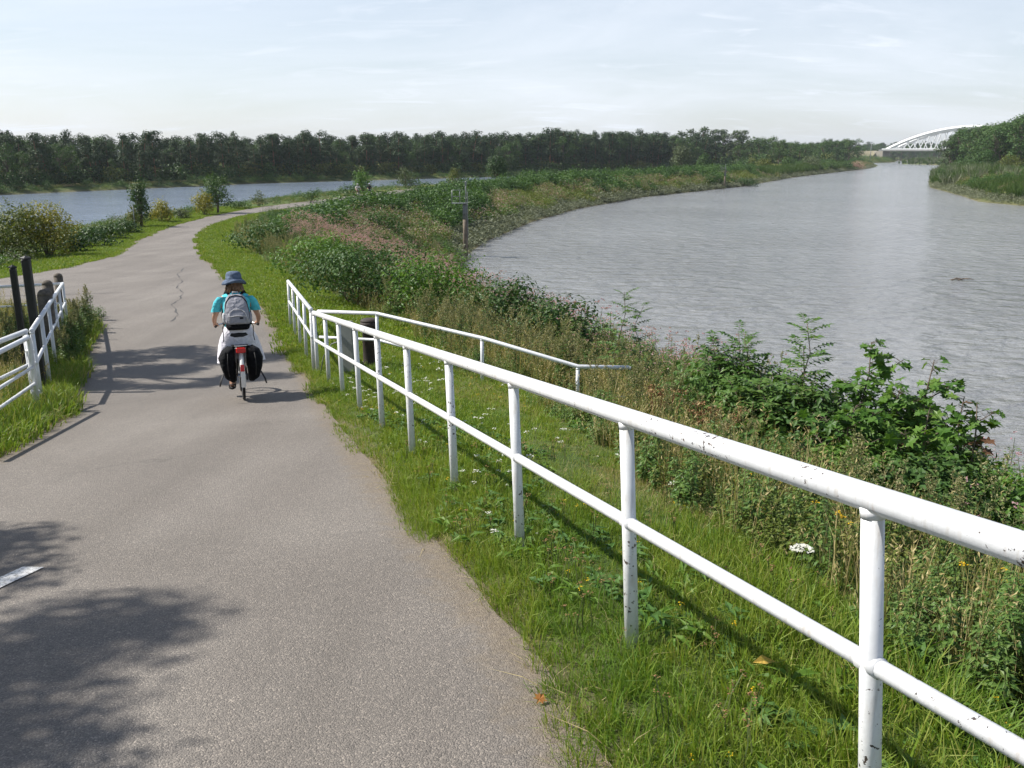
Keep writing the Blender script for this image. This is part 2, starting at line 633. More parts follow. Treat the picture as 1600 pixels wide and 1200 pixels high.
hgt = math_(nt, 'MULTIPLY_ADD', vo.outputs['Distance'], -1.0, math_(nt, 'MULTIPLY', vo2.outputs['Distance'], -.35))
hgt = math_(nt, 'MULTIPLY_ADD', crack, -1.2, hgt)
hgt = math_(nt, 'MULTIPLY_ADD', noise(nt, v, 45., 5, .7), .9, hgt)
bump(nt, hgt, b, .8, .0055)


def resample(A, B, step):
    """two edges as matching, finely stepped lists"""
    oa, ob = [], []
    for i in range(len(A) - 1):
        L = math.hypot(A[i + 1][0] - A[i][0], A[i + 1][1] - A[i][1])
        k = max(1, int(L / (step * (1 + max(0, A[i][1]) / 25))))
        for j in range(k):
            t = j / k
            oa.append([A[i][q] * (1 - t) + A[i + 1][q] * t for q in (0, 1)])
            ob.append([B[i][q] * (1 - t) + B[i + 1][q] * t for q in (0, 1)])
    oa.append(list(A[-1])); ob.append(list(B[-1]))
    return oa, ob


def smooth_line(P, it=2):
    P = [tuple(p) for p in P]
    for _ in range(it):
        o = [P[0]]
        for a, c in zip(P[:-1], P[1:]):
            o += [(a[0] * .75 + c[0] * .25, a[1] * .75 + c[1] * .25), (a[0] * .25 + c[0] * .75, a[1] * .25 + c[1] * .75)]
        o.append(P[-1])
        P = o
    return P


def strip(mb, A, B, n, zoff=0., jag=0.):
    A = np.array(A); B = np.array(B)
    rows = []
    for i in range(len(A)):
        ja = jag * (patch(A[i, 0], A[i, 1], .35, 3) + patch(A[i, 0], A[i, 1], .11, 4)) * .5
        jb = jag * (patch(B[i, 0], B[i, 1], .35, 5) + patch(B[i, 0], B[i, 1], .11, 6)) * .5
        d = (B[i] - A[i]) / np.linalg.norm(B[i] - A[i])
        rows.append(np.linspace(A[i] + d * ja, B[i] + d * jb, n + 1))
    p = np.concatenate(rows)
    z = H(p[:, 0], p[:, 1]) + zoff
    k = len(A)
    ii = np.arange(k - 1)[:, None] * (n + 1) + np.arange(n)[None, :]
    q = np.stack([ii, ii + 1, ii + n + 2, ii + n + 1], -1).reshape(-1, 4)
    mb.addq(np.column_stack([p, z]), q)


mb = MB()
ra, la = resample(ROAD_R, ROAD_L, .18)
strip(mb, la, ra, 22, 0., .05)
m2 = MB()
ba, bb = resample(BRANCH_A, BRANCH_B, .5)
strip(m2, bb, ba, 8, -.004)
road = mb.build('path', m_asph, smooth=True)
tag(road, kind='structure')
rv = np.array([q.co[:2] for q in road.data.vertices])
mg = np.clip(1 + np.minimum(sdist(rv[:, 0], rv[:, 1], ROAD_POLY), 0) / .55, 0, 1)
mg[sdist(rv[:, 0], rv[:, 1], BRANCH_A[:1] + BRANCH_B[:1], False) < 1.2] = 0
at_ = road.data.attributes.new('margin', 'FLOAT', 'POINT')
at_.data.foreach_set('value', mg.astype(np.float32))
road2 = m2.build('side_path', m_asph, smooth=True)
for o_ in (road, road2):
    if o_.data.polygons[0].normal.z < 0:
        o_.data.flip_normals()
tag(road2, kind='structure')

# white dash on the asphalt, worn
m_mark, nt, b, out = new_mat('worn_road_paint')
v = coords(nt)
f = ramp(nt, noise(nt, v, 60, 5, .7), [(.38, (.22, .21, .19)), (.52, (.70, .70, .68))])
nt.links.new(f, b.inputs['Base Color'])
b.inputs['Roughness'].default_value = .7
bump(nt, noise(nt, v, 120, 3), b, .5, .004)


def road_sheet(name, pts, m_, dz):
    p = np.array(pts, float)
    o = MB().add(np.column_stack([p, H(p[:, 0], p[:, 1]) + dz]), [tuple(range(len(p)))]).build(name, m_)
    if o.data.polygons[0].normal.z < 0:
        o.data.flip_normals()
    return tag(o, kind='structure')


# sealed crack running up the middle of the path
m_tar = plain('crack_filler', (.055, .052, .05), .8, var=.3, scale=5)
cl = [(-13.9, 38), (-13.1, 35), (-11.8, 32), (-11.3, 30), (-10.6, 28.6), (-9.9, 26.6), (-9.6, 25), (-8.6, 22.8), (-8.2, 21.2)]
cpts = []
for (ax, ay), (bx, by) in zip(cl[:-1], cl[1:]):
    for t in (0, .25, .5, .75):
        cpts.append((ax + (bx - ax) * t + rng.normal(0, .03), ay + (by - ay) * t))
mb = MB()
w_ = [max(.004, .016 + .016 * math.sin(i * 1.7)) for i in range(len(cpts))]
strip(mb, [(p[0] - w, p[1]) for p, w in zip(cpts, w_)], [(p[0] + w, p[1]) for p, w in zip(cpts, w_)], 1, .005)
o = mb.build('crack_seal', m_tar)
tag(o, kind='structure')
for y0, x0, x1 in ((27.8, -16.5, -12.4),):
    mb = MB()
    xs = np.linspace(x0, x1, 14)
    ys = y0 + (xs - x0) * .16 + rng.normal(0, .04, 14)
    wv = .010 + .02 * (y0 > 20)
    strip(mb, np.column_stack([xs, ys - wv]), np.column_stack([xs, ys + wv]), 1, .005)
    tag(mb.build('crack_seal', m_tar), kind='structure')

# the dash: its far end is in the picture, the rest runs out of it towards the camera
road_sheet('road_marking', [(-2.77, 4.87), (-2.91, 4.89), (-3.03, 4.3), (-3.2, 3.4), (-3.06, 3.4), (-2.89, 4.3)], m_mark, .006)


# ------------------------------------------------------------------ leaf geometry
def unit(a):
    return a / (np.linalg.norm(a, axis=-1, keepdims=True) + 1e-9)


def leaves(mb, P, D, N, L, W, mat=0, droop=.15, fold=.12):
    """folded, slightly drooping leaves: P base, D direction, N face normal, L length, W width"""
    P = np.asarray(P, float); D = unit(np.asarray(D, float)); N = np.asarray(N, float)
    S = unit(np.cross(D, N)); N = unit(np.cross(S, D))
    k = len(P)
    L = np.broadcast_to(np.asarray(L, float), (k,))[:, None]
    W = np.broadcast_to(np.asarray(W, float), (k,))[:, None]
    v = np.stack([P, P + D * L * .45 + S * W * .5 + N * W * fold, P + D * L - N * L * droop,
                  P + D * L * .45 - S * W * .5 + N * W * fold, P + D * L * .5 - N * L * droop * .15], 1)
    i = np.arange(k)[:, None] * 5
    f = np.concatenate([i + np.array([0, 1, 4, 4][:3]), i + np.array([1, 2, 4]), i + np.array([0, 4, 3]), i + np.array([4, 2, 3])], 0)
    mb.addq(v.reshape(-1, 3), f, mat)


def cards(mb, P, N, L, W, mat=0):
    """small leaf sprays: bent five-point patches"""
    k = len(P)
    N = unit(np.asarray(N, float))
    A = unit(np.cross(N, rng.normal(0, 1, (k, 3))))
    leaves(mb, P - A * np.asarray(L).reshape(-1, 1) * .5, A, N, L, W, mat, .12, .1)


def blade_tuft(mb, n, h0, h1, spread, lean, w, mats=(0,), base=(0, 0)):
    a = rng.uniform(0, 6.283, n); r = spread * np.sqrt(rng.uniform(0, 1, n))
    B = np.column_stack([base[0] + r * np.cos(a), base[1] + r * np.sin(a), np.full(n, -.01)])
    h = rng.uniform(h0, h1, n)
    a2 = a + rng.normal(0, .9, n)
    le = np.abs(rng.normal(0, lean, n)) + .08
    out_ = np.column_stack([np.cos(a2), np.sin(a2), np.zeros(n)])
    tw = rng.uniform(0, 6.283, n)
    S = np.column_stack([np.cos(tw), np.sin(tw), np.zeros(n)]) * (w * rng.uniform(.7, 1.3, n))[:, None] * .5
    M = B + out_ * (h * le * .35)[:, None] + np.array([0, 0, 1]) * (h * .58)[:, None]
    T = B + out_ * (h * le)[:, None] + np.array([0, 0, 1]) * (h * np.clip(1 - le * .35, .35, 1))[:, None]
    v = np.stack([B - S, B + S, M + S * .8, M - S * .8, T], 1).reshape(-1, 3)
    i = np.arange(n)[:, None] * 5
    mt = rng.choice(len(mats), n)
    for q in range(len(mats)):
        s = mt == q
        j = i[s]
        base_n = mb.n
        if q == 0:
            mb.v.append(v); mb.n += len(v); start = base_n
        mb.f.extend(map(tuple, (j + np.array([0, 1, 2, 3]) + start).tolist()))
        mb.f.extend(map(tuple, (j + np.array([3, 2, 4]) + start).tolist()))
        mb.m.extend([mats[q]] * (2 * int(s.sum())))
    return T


def stem_path(h, lean, n=6, base=(0, 0, 0)):
    a = rng.uniform(0, 6.283)
    c = rng.normal(0, .02, (n, 2)) * h
    return [(base[0] + math.cos(a) * lean * h * (i / (n - 1)) ** 1.6 + c[i, 0] * (i > 0), base[1] + math.sin(a) * lean * h * (i / (n - 1)) ** 1.6 + c[i, 1] * (i > 0), base[2] + h * i / (n - 1)) for i in range(n)]


def on_path(P, t):
    P = np.array(P)
    x = np.clip(np.asarray(t), 0, 1) * (len(P) - 1)
    i = np.minimum(x.astype(int), len(P) - 2)
    return P[i] + (P[i + 1] - P[i]) * (x - i)[:, None]


def rand_dirs(n, zlo=-.2, zhi=.6):
    a = rng.uniform(0, 6.283, n)
    return unit(np.column_stack([np.cos(a), np.sin(a), rng.uniform(zlo, zhi, n)]))


UP = np.array([0, 0, 1.])
G_LAWN = leaf_mat('lawn_grass', [(.085, .16, .014), (.13, .225, .022), (.18, .275, .03), (.23, .30, .05), (.34, .30, .11)], .38, .5, .25)
G_LAWN2 = leaf_mat('deep_green_grass', [(.06, .13, .015), (.09, .18, .022), (.13, .23, .03), (.18, .26, .045)], .38, .5, .25)
G_CLOVER = leaf_mat('clover_leaf', [(.05, .12, .03), (.075, .16, .035), (.11, .20, .05)], .3, .5, .22)
G_DRY = leaf_mat('dry_grass', [(.20, .20, .06), (.34, .28, .12), (.46, .38, .19), (.56, .47, .26)], .25, .6, .2)
G_MUG = leaf_mat('mugwort_leaf', [(.14, .17, .06), (.24, .25, .11), (.36, .33, .18), (.47, .42, .25)], .25, .6, .2)
G_NETTLE = leaf_mat('nettle_leaf', [(.035, .085, .018), (.06, .13, .028), (.095, .18, .04), (.135, .215, .055)], .28, .42, .22)
G_BALSAM = leaf_mat('balsam_leaf', [(.05, .11, .022), (.085, .165, .036), (.13, .21, .05), (.18, .23, .07)], .3, .45, .22)
G_PINK = leaf_mat('pink_petal', [(.40, .20, .25), (.52, .32, .36), (.64, .48, .50)], .35, .6, .2)
G_WHITE = leaf_mat('white_petal', [(.62, .62, .55), (.78, .78, .72)], .2, .6, .2)
G_YEL = leaf_mat('yellow_petal', [(.62, .38, .01), (.8, .55, .02)], .2, .6, .2)
G_BROWN = leaf_mat('brown_seed_head', [(.14, .075, .03), (.24, .14, .07), (.33, .21, .11)], .05, .8, .1)
G_STEM = leaf_mat('green_stem', [(.07, .10, .03), (.12, .13, .05)], 0, .6, .22)
G_RED = leaf_mat('reddish_stem', [(.14, .06, .03), (.24, .11, .06)], 0, .7, .2)
G_YG = leaf_mat('yellow_green_herb', [(.085, .135, .022), (.125, .18, .03), (.17, .20, .045), (.25, .23, .08)], .3, .5, .25)
G_NETTLE2 = leaf_mat('dark_nettle', [(.022, .058, .014), (.036, .085, .02), (.06, .12, .03)], .25, .5, .22)
G_GREY = leaf_mat('silty_grey_green', [(.11, .13, .08), (.17, .19, .12), (.25, .26, .17)], .2, .6, .25)
G_REED = leaf_mat('reed_leaf', [(.04, .085, .016), (.065, .12, .025), (.10, .15, .035)], .3, .45, .22)
G_ROSY = leaf_mat('rosy_seed_haze', [(.30, .19, .15), (.42, .28, .24), (.54, .38, .35)], .25, .7, .15)

PROTO = []


def proto(mb, name, mats):
    """a source plant: kept out of the scene, only its copies inside the ground cover are seen"""
    o = bpy.data.objects.new(name, mb.mesh(name, mats))
    PROTO.append(o)
    return o


def P_lawn(n, h0, h1, sp, w, lean=.5, mat=None):
    mb = MB(); blade_tuft(mb, n, h0, h1, sp, lean, w); return proto(mb, 'lawn_tuft', [mat or G_LAWN])


def P_rosette(n, r, mat, asp=.35):
    mb = MB()
    leaves(mb, np.column_stack([rng.normal(0, .015, n), rng.normal(0, .015, n), rng.uniform(0, .06, n)]), rand_dirs(n, .1, .9), UP + rand_dirs(n) * .3, r * rng.uniform(.6, 1.2, n), r * asp, 0, .35)
    return proto(mb, 'broad_leaf_weed', [mat])


def P_drygrass(h, n, w):
    mb = MB()
    T = blade_tuft(mb, n, h * .45, h, .13, .35, w, (0, 0, 1))
    k = max(3, n // 4)
    S = T[rng.choice(n, k, False)]
    for s in S:                                                  # feathery seed heads
        m_ = 7
        p = s + np.column_stack([rng.normal(0, .012, m_), rng.normal(0, .012, m_), np.linspace(-.10, .06, m_)])
        leaves(mb, p, rand_dirs(m_, .5, 2.), rand_dirs(m_), .05, .014, 0)
    return proto(mb, 'dry_grass_clump', [G_DRY, G_YG])


def P_mugwort(h, stems=4):
    mb = MB()
    for _ in range(stems):
        b0 = (rng.normal(0, .09), rng.normal(0, .09), 0)
        hh = h * rng.uniform(.75, 1.1)
        sp = stem_path(hh, rng.uniform(.02, .25), 6, b0)
        mb.tube(sp, [.006, .005, .005, .004, .003, .002], 4, 1, False)
        n = 34
        t = rng.uniform(.08, .75, n)
        d = rand_dirs(n, -.2, .5)
        leaves(mb, on_path(sp, t), d, UP + rand_dirs(n) * .4, rng.uniform(.05, .10, n), .028, 2)
        for q in range(9):                                       # flowering side branches, pale and knobbly
            t0 = .5 + .48 * q / 9
            p0 = on_path(sp, [t0])[0]
            dd = rand_dirs(1, .7, 1.5)[0]
            ln = hh * .26 * (1.15 - t0)
            m_ = 13
            tt = rng.uniform(.1, 1, m_)[:, None]
            leaves(mb, p0 + dd * ln * tt, rand_dirs(m_, -.3, .8), rand_dirs(m_), rng.uniform(.018, .032, m_), .014, 0)
            mb.tube([p0, p0 + dd * ln], [.003, .0015], 3, 1, False)
        m_ = 16
        leaves(mb, on_path(sp, rng.uniform(.8, 1, m_)), rand_dirs(m_, .1, 1.), rand_dirs(m_), .028, .014, 0)
    return proto(mb, 'mugwort_clump', [G_MUG, G_STEM, G_NETTLE])


def P_nettle(h, stems=5, mat=None, leaf=.085):
    mb = MB()
    for _ in range(stems):
        b0 = (rng.normal(0, .13), rng.normal(0, .13), 0)
        hh = h * rng.uniform(.7, 1.1)
        sp = stem_path(hh, rng.uniform(.03, .2), 5, b0)
        mb.tube(sp, [.006, .005, .004, .003, .002], 4, 1, False)
        n = 44
        t = rng.uniform(.12, 1, n) ** .8
        d = rand_dirs(n, -.45, .35)
        sz = leaf * (1.15 - .6 * t) * rng.uniform(.8, 1.2, n)
        leaves(mb, on_path(sp, t) + d * .02, d, UP + rand_dirs(n) * .45, sz, sz * .48, 0, .25)
    return proto(mb, 'nettle_clump', [mat or G_NETTLE, G_STEM])


def P_balsam(h, stems=4, fl=4):
    mb = MB()
    for _ in range(stems):
        b0 = (rng.normal(0, .12), rng.normal(0, .12), 0)
        hh = h * rng.uniform(.75, 1.1)
        sp = stem_path(hh, rng.uniform(.02, .15), 5, b0)
        mb.tube(sp, [.009, .008, .006, .004, .003], 4, 1, False)
        n = 46
        t = rng.uniform(.2, .97, n)
        d = rand_dirs(n, -.25, .5)
        sz = .125 * (1.2 - .6 * t) * rng.uniform(.8, 1.2, n)
        leaves(mb, on_path(sp, t) + d * .03, d, UP + rand_dirs(n) * .45, sz, sz * .3, 0, .2)
        top = np.array(sp[-1])
        k = fl
        p = top + np.column_stack([rng.normal(0, .07, k), rng.normal(0, .07, k), rng.uniform(-.15, .1, k)])
        for q in range(3):
            leaves(mb, p, rand_dirs(k, -.6, .6), rand_dirs(k, -1, 1), .030, .026, 2, .1, .25)
    return proto(mb, 'balsam_clump', [G_BALSAM, G_STEM, G_PINK])


def P_umbel(h, n, mat, r=.04, seg=14, leafy=True):
    mb = MB()
    for _ in range(n):
        b0 = (rng.normal(0, .07), rng.normal(0, .07), 0)
        sp = stem_path(h * rng.uniform(.7, 1.1), rng.uniform(.05, .3), 4, b0)
        mb.tube(sp, [.003, .003, .002, .002], 3, 1, False)
        rr = r * rng.uniform(.7, 1.2)
        a = rng.uniform(0, 6.283, seg); q = rr * np.sqrt(rng.uniform(0, 1, seg))
        top = np.array(sp[-1])
        p = top + np.column_stack([q * np.cos(a), q * np.sin(a), .012 - (q / rr) ** 2 * .012 + rng.normal(0, .003, seg)])
        leaves(mb, p, rand_dirs(seg, -.1, .4), UP + rand_dirs(seg) * .35, rr * .55, rr * .5, 0, 0, .05)
        if leafy:
            k = 9
            leaves(mb, on_path(sp, rng.uniform(.05, .7, k)), rand_dirs(k, 0, .6), UP + rand_dirs(k) * .4, .05, .018, 2)
    return proto(mb, 'wildflower', [mat, G_STEM, G_LAWN])


def P_clump(r, h, n, leaf, mats, asp=.5, fleck=0):
    """a broad mound of herbs seen from afar"""
    mb = MB()
    a = rng.uniform(0, 6.283, n); q = r * np.sqrt(rng.uniform(0, 1, n))
    zt = h * (1 - .6 * (q / r) ** 2) * (1 + .25 * np.sin(a * 3 + q * 5))
    P = np.column_stack([q * np.cos(a), q * np.sin(a), zt * rng.uniform(.15, 1.05, n) ** .7])
    N = UP * .6 + rand_dirs(n, -.2, .8)
    leaves(mb, P, rand_dirs(n, -.2, .9), N, leaf * rng.uniform(.6, 1.3, n), leaf * asp, 0, .2)
    if fleck:
        k = fleck
        a = rng.uniform(0, 6.283, k); q = r * np.sqrt(rng.uniform(0, 1, k))
        P = np.column_stack([q * np.cos(a), q * np.sin(a), h * (1 - .6 * (q / r) ** 2) * rng.uniform(.85, 1.15, k)])
        leaves(mb, P, rand_dirs(k, -.2, .9), UP + rand_dirs(k), leaf * .5, leaf * .35, 1, .1)
    return proto(mb, 'herb_mound', mats)


def P_reed(h, n, w, mat):
    mb = MB()
    blade_tuft(mb, n, h * .6, h, .35, .28, w)
    return proto(mb, 'reed_clump', [mat])


def scatter(name, P, protos, s0, s1, kind='stuff', zoff=-.02, tilt=.08, idx=None, scale=None):
    """one ground-cover object: a cloud of points that carries copies of the source plants"""
    P = np.asarray(P, float)
    n = len(P)
    if P.shape[1] == 2:
        P = np.column_stack([P, ground(P[:, 0], P[:, 1]) + zoff])
    me = bpy.data.meshes.new(name)
    me.vertices.add(n)
    me.vertices.foreach_set('co', P.astype(np.float32).ravel())
    rot = np.column_stack([rng.normal(0, tilt, n), rng.normal(0, tilt, n), rng.uniform(0, 6.283, n)]).astype(np.float32)
    sc = (rng.uniform(s0, s1, n) if scale is None else scale).astype(np.float32)
    if idx is None:
        idx = rng.integers(0, len(protos), n)
    a = me.attributes.new('turn', 'FLOAT_VECTOR', 'POINT'); a.data.foreach_set('vector', rot.ravel())
    a = me.attributes.new('size', 'FLOAT', 'POINT'); a.data.foreach_set('value', sc)
    a = me.attributes.new('pick', 'INT', 'POINT'); a.data.foreach_set('value', idx.astype(np.int32))
    o = bpy.data.objects.new(name, me)
    C.objects.link(o)
    ng = bpy.data.node_groups.new(name, 'GeometryNodeTree')
    ng.interface.new_socket('Geometry', in_out='INPUT', socket_type='NodeSocketGeometry')
    ng.interface.new_socket('Geometry', in_out='OUTPUT', socket_type='NodeSocketGeometry')
    gi = ng.nodes.new('NodeGroupInput'); go = ng.nodes.new('NodeGroupOutput')
    join = ng.nodes.new('GeometryNodeJoinGeometry')

    def attr(nm, t):
        q = ng.nodes.new('GeometryNodeInputNamedAttribute')
        q.data_type = t
        q.inputs['Name'].default_value = nm
        return q.outputs[0]
    at_r, at_s, at_i = attr('turn', 'FLOAT_VECTOR'), attr('size', 'FLOAT'), attr('pick', 'INT')
    for k, pr in enumerate(protos):
        oi = ng.nodes.new('GeometryNodeObjectInfo')
        oi.inputs['Object'].default_value = pr
        oi.inputs['As Instance'].default_value = True
        cmp_ = ng.nodes.new('FunctionNodeCompare')
        cmp_.data_type = 'INT'; cmp_.operation = 'EQUAL'
        ng.links.new(at_i, cmp_.inputs[2]); cmp_.inputs[3].default_value = k
        ip = ng.nodes.new('GeometryNodeInstanceOnPoints')
        ng.links.new(gi.outputs[0], ip.inputs['Points'])
        ng.links.new(cmp_.outputs[0], ip.inputs['Selection'])
        ng.links.new(oi.outputs['Geometry'], ip.inputs['Instance'])
        ng.links.new(at_r, ip.inputs['Rotation'])
        ng.links.new(at_s, ip.inputs['Scale'])
        ng.links.new(ip.outputs[0], join.inputs[0])
    ng.links.new(join.outputs[0], go.inputs[0])
    md = o.modifiers.new('scatter', 'NODES')
    md.node_group = ng
    return tag(o, kind=kind)


def pts_in(x0, x1, y0, y1, dens, test):
    n = int((x1 - x0) * (y1 - y0) * dens)
    x = rng.uniform(x0, x1, n); y = rng.uniform(y0, y1, n)
    k = test(x, y)
    return np.column_stack([x[k], y[k]])


# right-hand railing line, and how far a point lies to its right
RAIL = [(1.93, -.68), (.95, 2.22), (-3.31, 14.79), (-5.2, 20.74), (-8.3, 26.5), (-12.5, 35.8), (-17.0, 46.5), (-21, 58), (-23, 69), (-23.6, 80), (-22.8, 92), (-20.2, 104), (-17.9, 117), (-12.8, 142), (-4, 172), (15, 202), (39.5, 249), (58.5, 286), (75.5, 312), (110.5, 366)]


def side(x, y):
    """distance right of the railing / right path edge (negative on the left)"""
    d = sdist(x, y, RAIL, False)
    i = np.interp(y, [p[1] for p in RAIL], [p[0] for p in RAIL])
    return np.where(x > i, d, -d)


def in_view(x, y, z=5., pad=120):
    """roughly inside the picture, so that nothing is grown where nothing of it could show"""
    yy = np.maximum(y, .1)
    d = yy * math.cos(PITCH) + 3 * math.sin(PITCH)
    px = 800 + 1400 * x / d
    pad = pad + 520 * np.clip((16 - yy) / 10, 0, 1)          # near the camera a step to the side shows much more
    return (px > -pad) & (px < 1600 + pad)


def verge(y):
    return np.interp(y, [0, 3, 5.5, 7, 10, 15, 22, 35, 60, 80, 400], [1.1, 1.2, 1.5, 1.65, 2.2, 2.6, 3.1, 3.3, 2.6, 2.2, 2.0])


# ------------------------------------------------------------------ ground cover
lawn_near = [P_lawn(22, .05, .14, .07, .0042, .6) for _ in range(4)] + [P_lawn(16, .09, .22, .06, .005, .5) for _ in range(2)] + [P_lawn(20, .05, .13, .07, .0045, .6, G_LAWN2) for _ in range(3)] + [P_lawn(14, .09, .22, .06, .0055, .55, G_LAWN2)] + [P_lawn(12, .06, .18, .07, .004, .8, G_DRY)]
ros_p = [P_rosette(7, .09, G_CLOVER), P_rosette(9, .06, G_CLOVER, .6), P_rosette(8, .12, G_LAWN2, .22)]
lawn_mid = [P_lawn(20, .06, .15, .12, .011, .5) for _ in range(5)]
lawn_far = [P_lawn(26, .06, .16, .25, .025, .5) for _ in range(4)]
dry_p = [P_drygrass(h, n, .006) for h, n in ((.75, 46), (.9, 40), (.6, 50), (1.0, 34))]
mug_p = [P_mugwort(h) for h in (.95, 1.15, 1.3, .8)]
net_p = [P_nettle(h) for h in (.7, .9, 1.1)]
bal_p = [P_balsam(1.0, fl=2), P_balsam(1.25, fl=3), P_balsam(1.35, fl=7)]
herb_p = [P_nettle(.45, 7, G_YG, .06), P_nettle(.6, 6, G_BALSAM, .075), P_nettle(.35, 8, G_BALSAM, .06)]
yar_p = [P_umbel(.28, 2, G_WHITE, .032), P_umbel(.38, 2, G_WHITE, .045), P_umbel(.2, 1, G_WHITE, .025)]
rag_p = [P_umbel(.55, 3, G_YEL, .03), P_umbel(.45, 3, G_YEL, .028)]
dan_p = [P_umbel(.16, 1, G_YEL, .017, 8, False), P_umbel(.12, 2, G_YEL, .015, 8, False)]
pla_p = [P_umbel(.2, 3, G_BROWN, .012, 8, False)]


def road_d(x, y):
    return sdist(x, y, ROAD_POLY)


def lawn_test(lo=0.0):
    def t(x, y):
        r = road_d(x, y)
        s = side(x, y)
        edge = -.03 + .09 * patch(x, y, .35, 1) + .07 * patch(x, y, .13, 2)
        return (r > np.maximum(edge, -.12) + lo) & (s > -3.5) & (s < verge(y) + .25 * patch(x, y, .7, 2) + .1) & in_view(x, y)
    return t


def patchy(P, size, seed, base=.5):
    return P[patch(P[:, 0], P[:, 1], size, seed) > (rng.uniform(-1.2, 1.2, len(P)) - base)]


def szf(P, lo, hi, size=.6, seed=3):
    return np.clip((lo + hi) / 2 + (hi - lo) * .5 * patch(P[:, 0], P[:, 1], size, seed) + rng.normal(0, .1, len(P)), lo * .7, hi * 1.2)


def lawn_mix(P):
    n = len(P)
    q = patch(P[:, 0], P[:, 1], .45, 2) + rng.normal(0, .35, n)
    k = np.where(q > .25, rng.integers(6, 10, n), rng.integers(0, 6, n))
    return np.where(patch(P[:, 0], P[:, 1], .6, 6) + rng.normal(0, .4, n) > 1.0, 10, k)


Lp = pts_in(-2.5, 3.4, .6, 7, 520, lawn_test())
scatter('grass', Lp, lawn_near, 1, 1, scale=szf(Lp, .65, 1.5), idx=lawn_mix(Lp), tilt=.14)
Lp = pts_in(-3, 3.4, 1.5, 10, 42, lawn_test(.02))
scatter('broad_leaf_weeds', Lp[patch(Lp[:, 0], Lp[:, 1], .5, 7) > -.1], ros_p, .5, 1.25, zoff=.03)
Lp = pts_in(-6, 1.6, 7, 17, 250, lawn_test())
scatter('grass', Lp, lawn_near + lawn_mid, 1, 1, scale=szf(Lp, .6, 1.25), idx=np.where(rng.uniform(0, 1, len(Lp)) < .45, rng.integers(11, 16, len(Lp)), lawn_mix(Lp)))
Lp = pts_in(-15, 0, 17, 40, 70, lawn_test())
scatter('grass', Lp, lawn_mid + lawn_far, 1, 1, scale=szf(Lp, .7, 1.2))
Lp = pts_in(-27, -8, 40, 90, 22, lawn_test())
scatter('grass', Lp, lawn_far, 1, 1, scale=szf(Lp, .8, 1.4))
# dry straw along the ragged edge of the asphalt
straw_p = []
for _ in range(3):
    mb = MB(); blade_tuft(mb, 12, .04, .10, .05, 1.3, .003); straw_p.append(proto(mb, 'straw_tuft', [G_DRY]))
Sp = pts_in(-9, 2, 1, 30, 120, lambda x, y: (np.abs(road_d(x, y) - .03 - .09 * patch(x, y, .5, 4)) < .07) & (patch(x, y, .8, 6) > -.3) & in_view(x, y))
scatter('straw', Sp, straw_p, .6, 1.2, tilt=.3)

# flowers in the mown strip
Fp = pts_in(-6, 2.6, 2.2, 17, 6.5, lawn_test(.15))
Fp = Fp[(patch(Fp[:, 0], Fp[:, 1], .8, 5) > .05) & (Fp[:, 1] > 4.8)]
scatter('yarrow', Fp, yar_p, .4, .8)
Fp = pts_in(-7, 2.6, 2.2, 22, 2.6, lawn_test(.1))
scatter('yellow_flowers', Fp, dan_p, .6, 1.0)
Fp = pts_in(-1, 3, 1.5, 8, 9, lawn_test(.2))
scatter('plantain', Fp, pla_p, .8, 1.3)


# --- the left verge, the pen behind the left fence and the turf up to the bushes
def left_side(x, y):
    return (side(x, y) < -1.5) & (road_d(x, y) > .02 + .08 * patch(x, y, .35, 1)) & in_view(x, y)


Lp = pts_in(-10.5, -4.2, 5.5, 21, 150, lambda x, y: left_side(x, y) & (road_d(x, y) < 1.8) & (x > -10.3))
scatter('grass', Lp, lawn_near + lawn_mid, 1, 1, scale=szf(Lp, 1.0, 2.1))
Fp = pts_in(-7.6, -4.8, 7, 12.4, 26, lambda x, y: left_side(x, y) & (road_d(x, y) > .12) & (patch(x, y, .9, 3) > -.5))
scatter('yarrow', Fp, yar_p, 1.1, 1.7)
Lp = pts_in(-14, -5.5, 9, 24, 9, lambda x, y: left_side(x, y) & (road_d(x, y) < 6) & (road_d(x, y) > .5) & (patch(x, y, 2., 2) > -.55))
scatter('tall_grass', Lp, dry_p + herb_p + dry_p, .55, .9)
Lp = pts_in(-10.9, -8.1, 15.2, 22.6, 16, lambda x, y: left_side(x, y) & (road_d(x, y) > .1) & (road_d(x, y) < 1.6))
scatter('weeds', Lp, herb_p + net_p[:1] + mug_p[3:], .7, 1.05)
Lp = pts_in(-36, -19, 33, 95, 26, lambda x, y: (side(x, y) < -2) & (road_d(x, y) > .05 + .1 * patch(x, y, .6, 1)) & (road_d(x, y) < 4.6) & in_view(x, y))
scatter('grass', Lp, lawn_far, 1, 1, scale=szf(Lp, .7, 1.2))
Lp = pts_in(-70, -19, 20, 160, 1.6, lambda x, y: (side(x, y) < -2) & (road_d(x, y) > 3.2) & (sdist(x, y, CANAL) > .3) & in_view(x, y) & (patch(x, y, 5, 2) > -.7))
m_mound = [P_clump(.6, .5, 90, .13, [G_BALSAM]), P_clump(.6, .6, 90, .13, [G_NETTLE]), P_clump(.6, .4, 80, .12, [G_YG]), P_clump(.6, .5, 80, .11, [G_GREY])]
scatter('waterside_herbs', Lp, m_mound, 1, 1, scale=rng.uniform(.6, 1.4, len(Lp)) * np.interp(Lp[:, 1], [70, 110], [1.0, .6]))

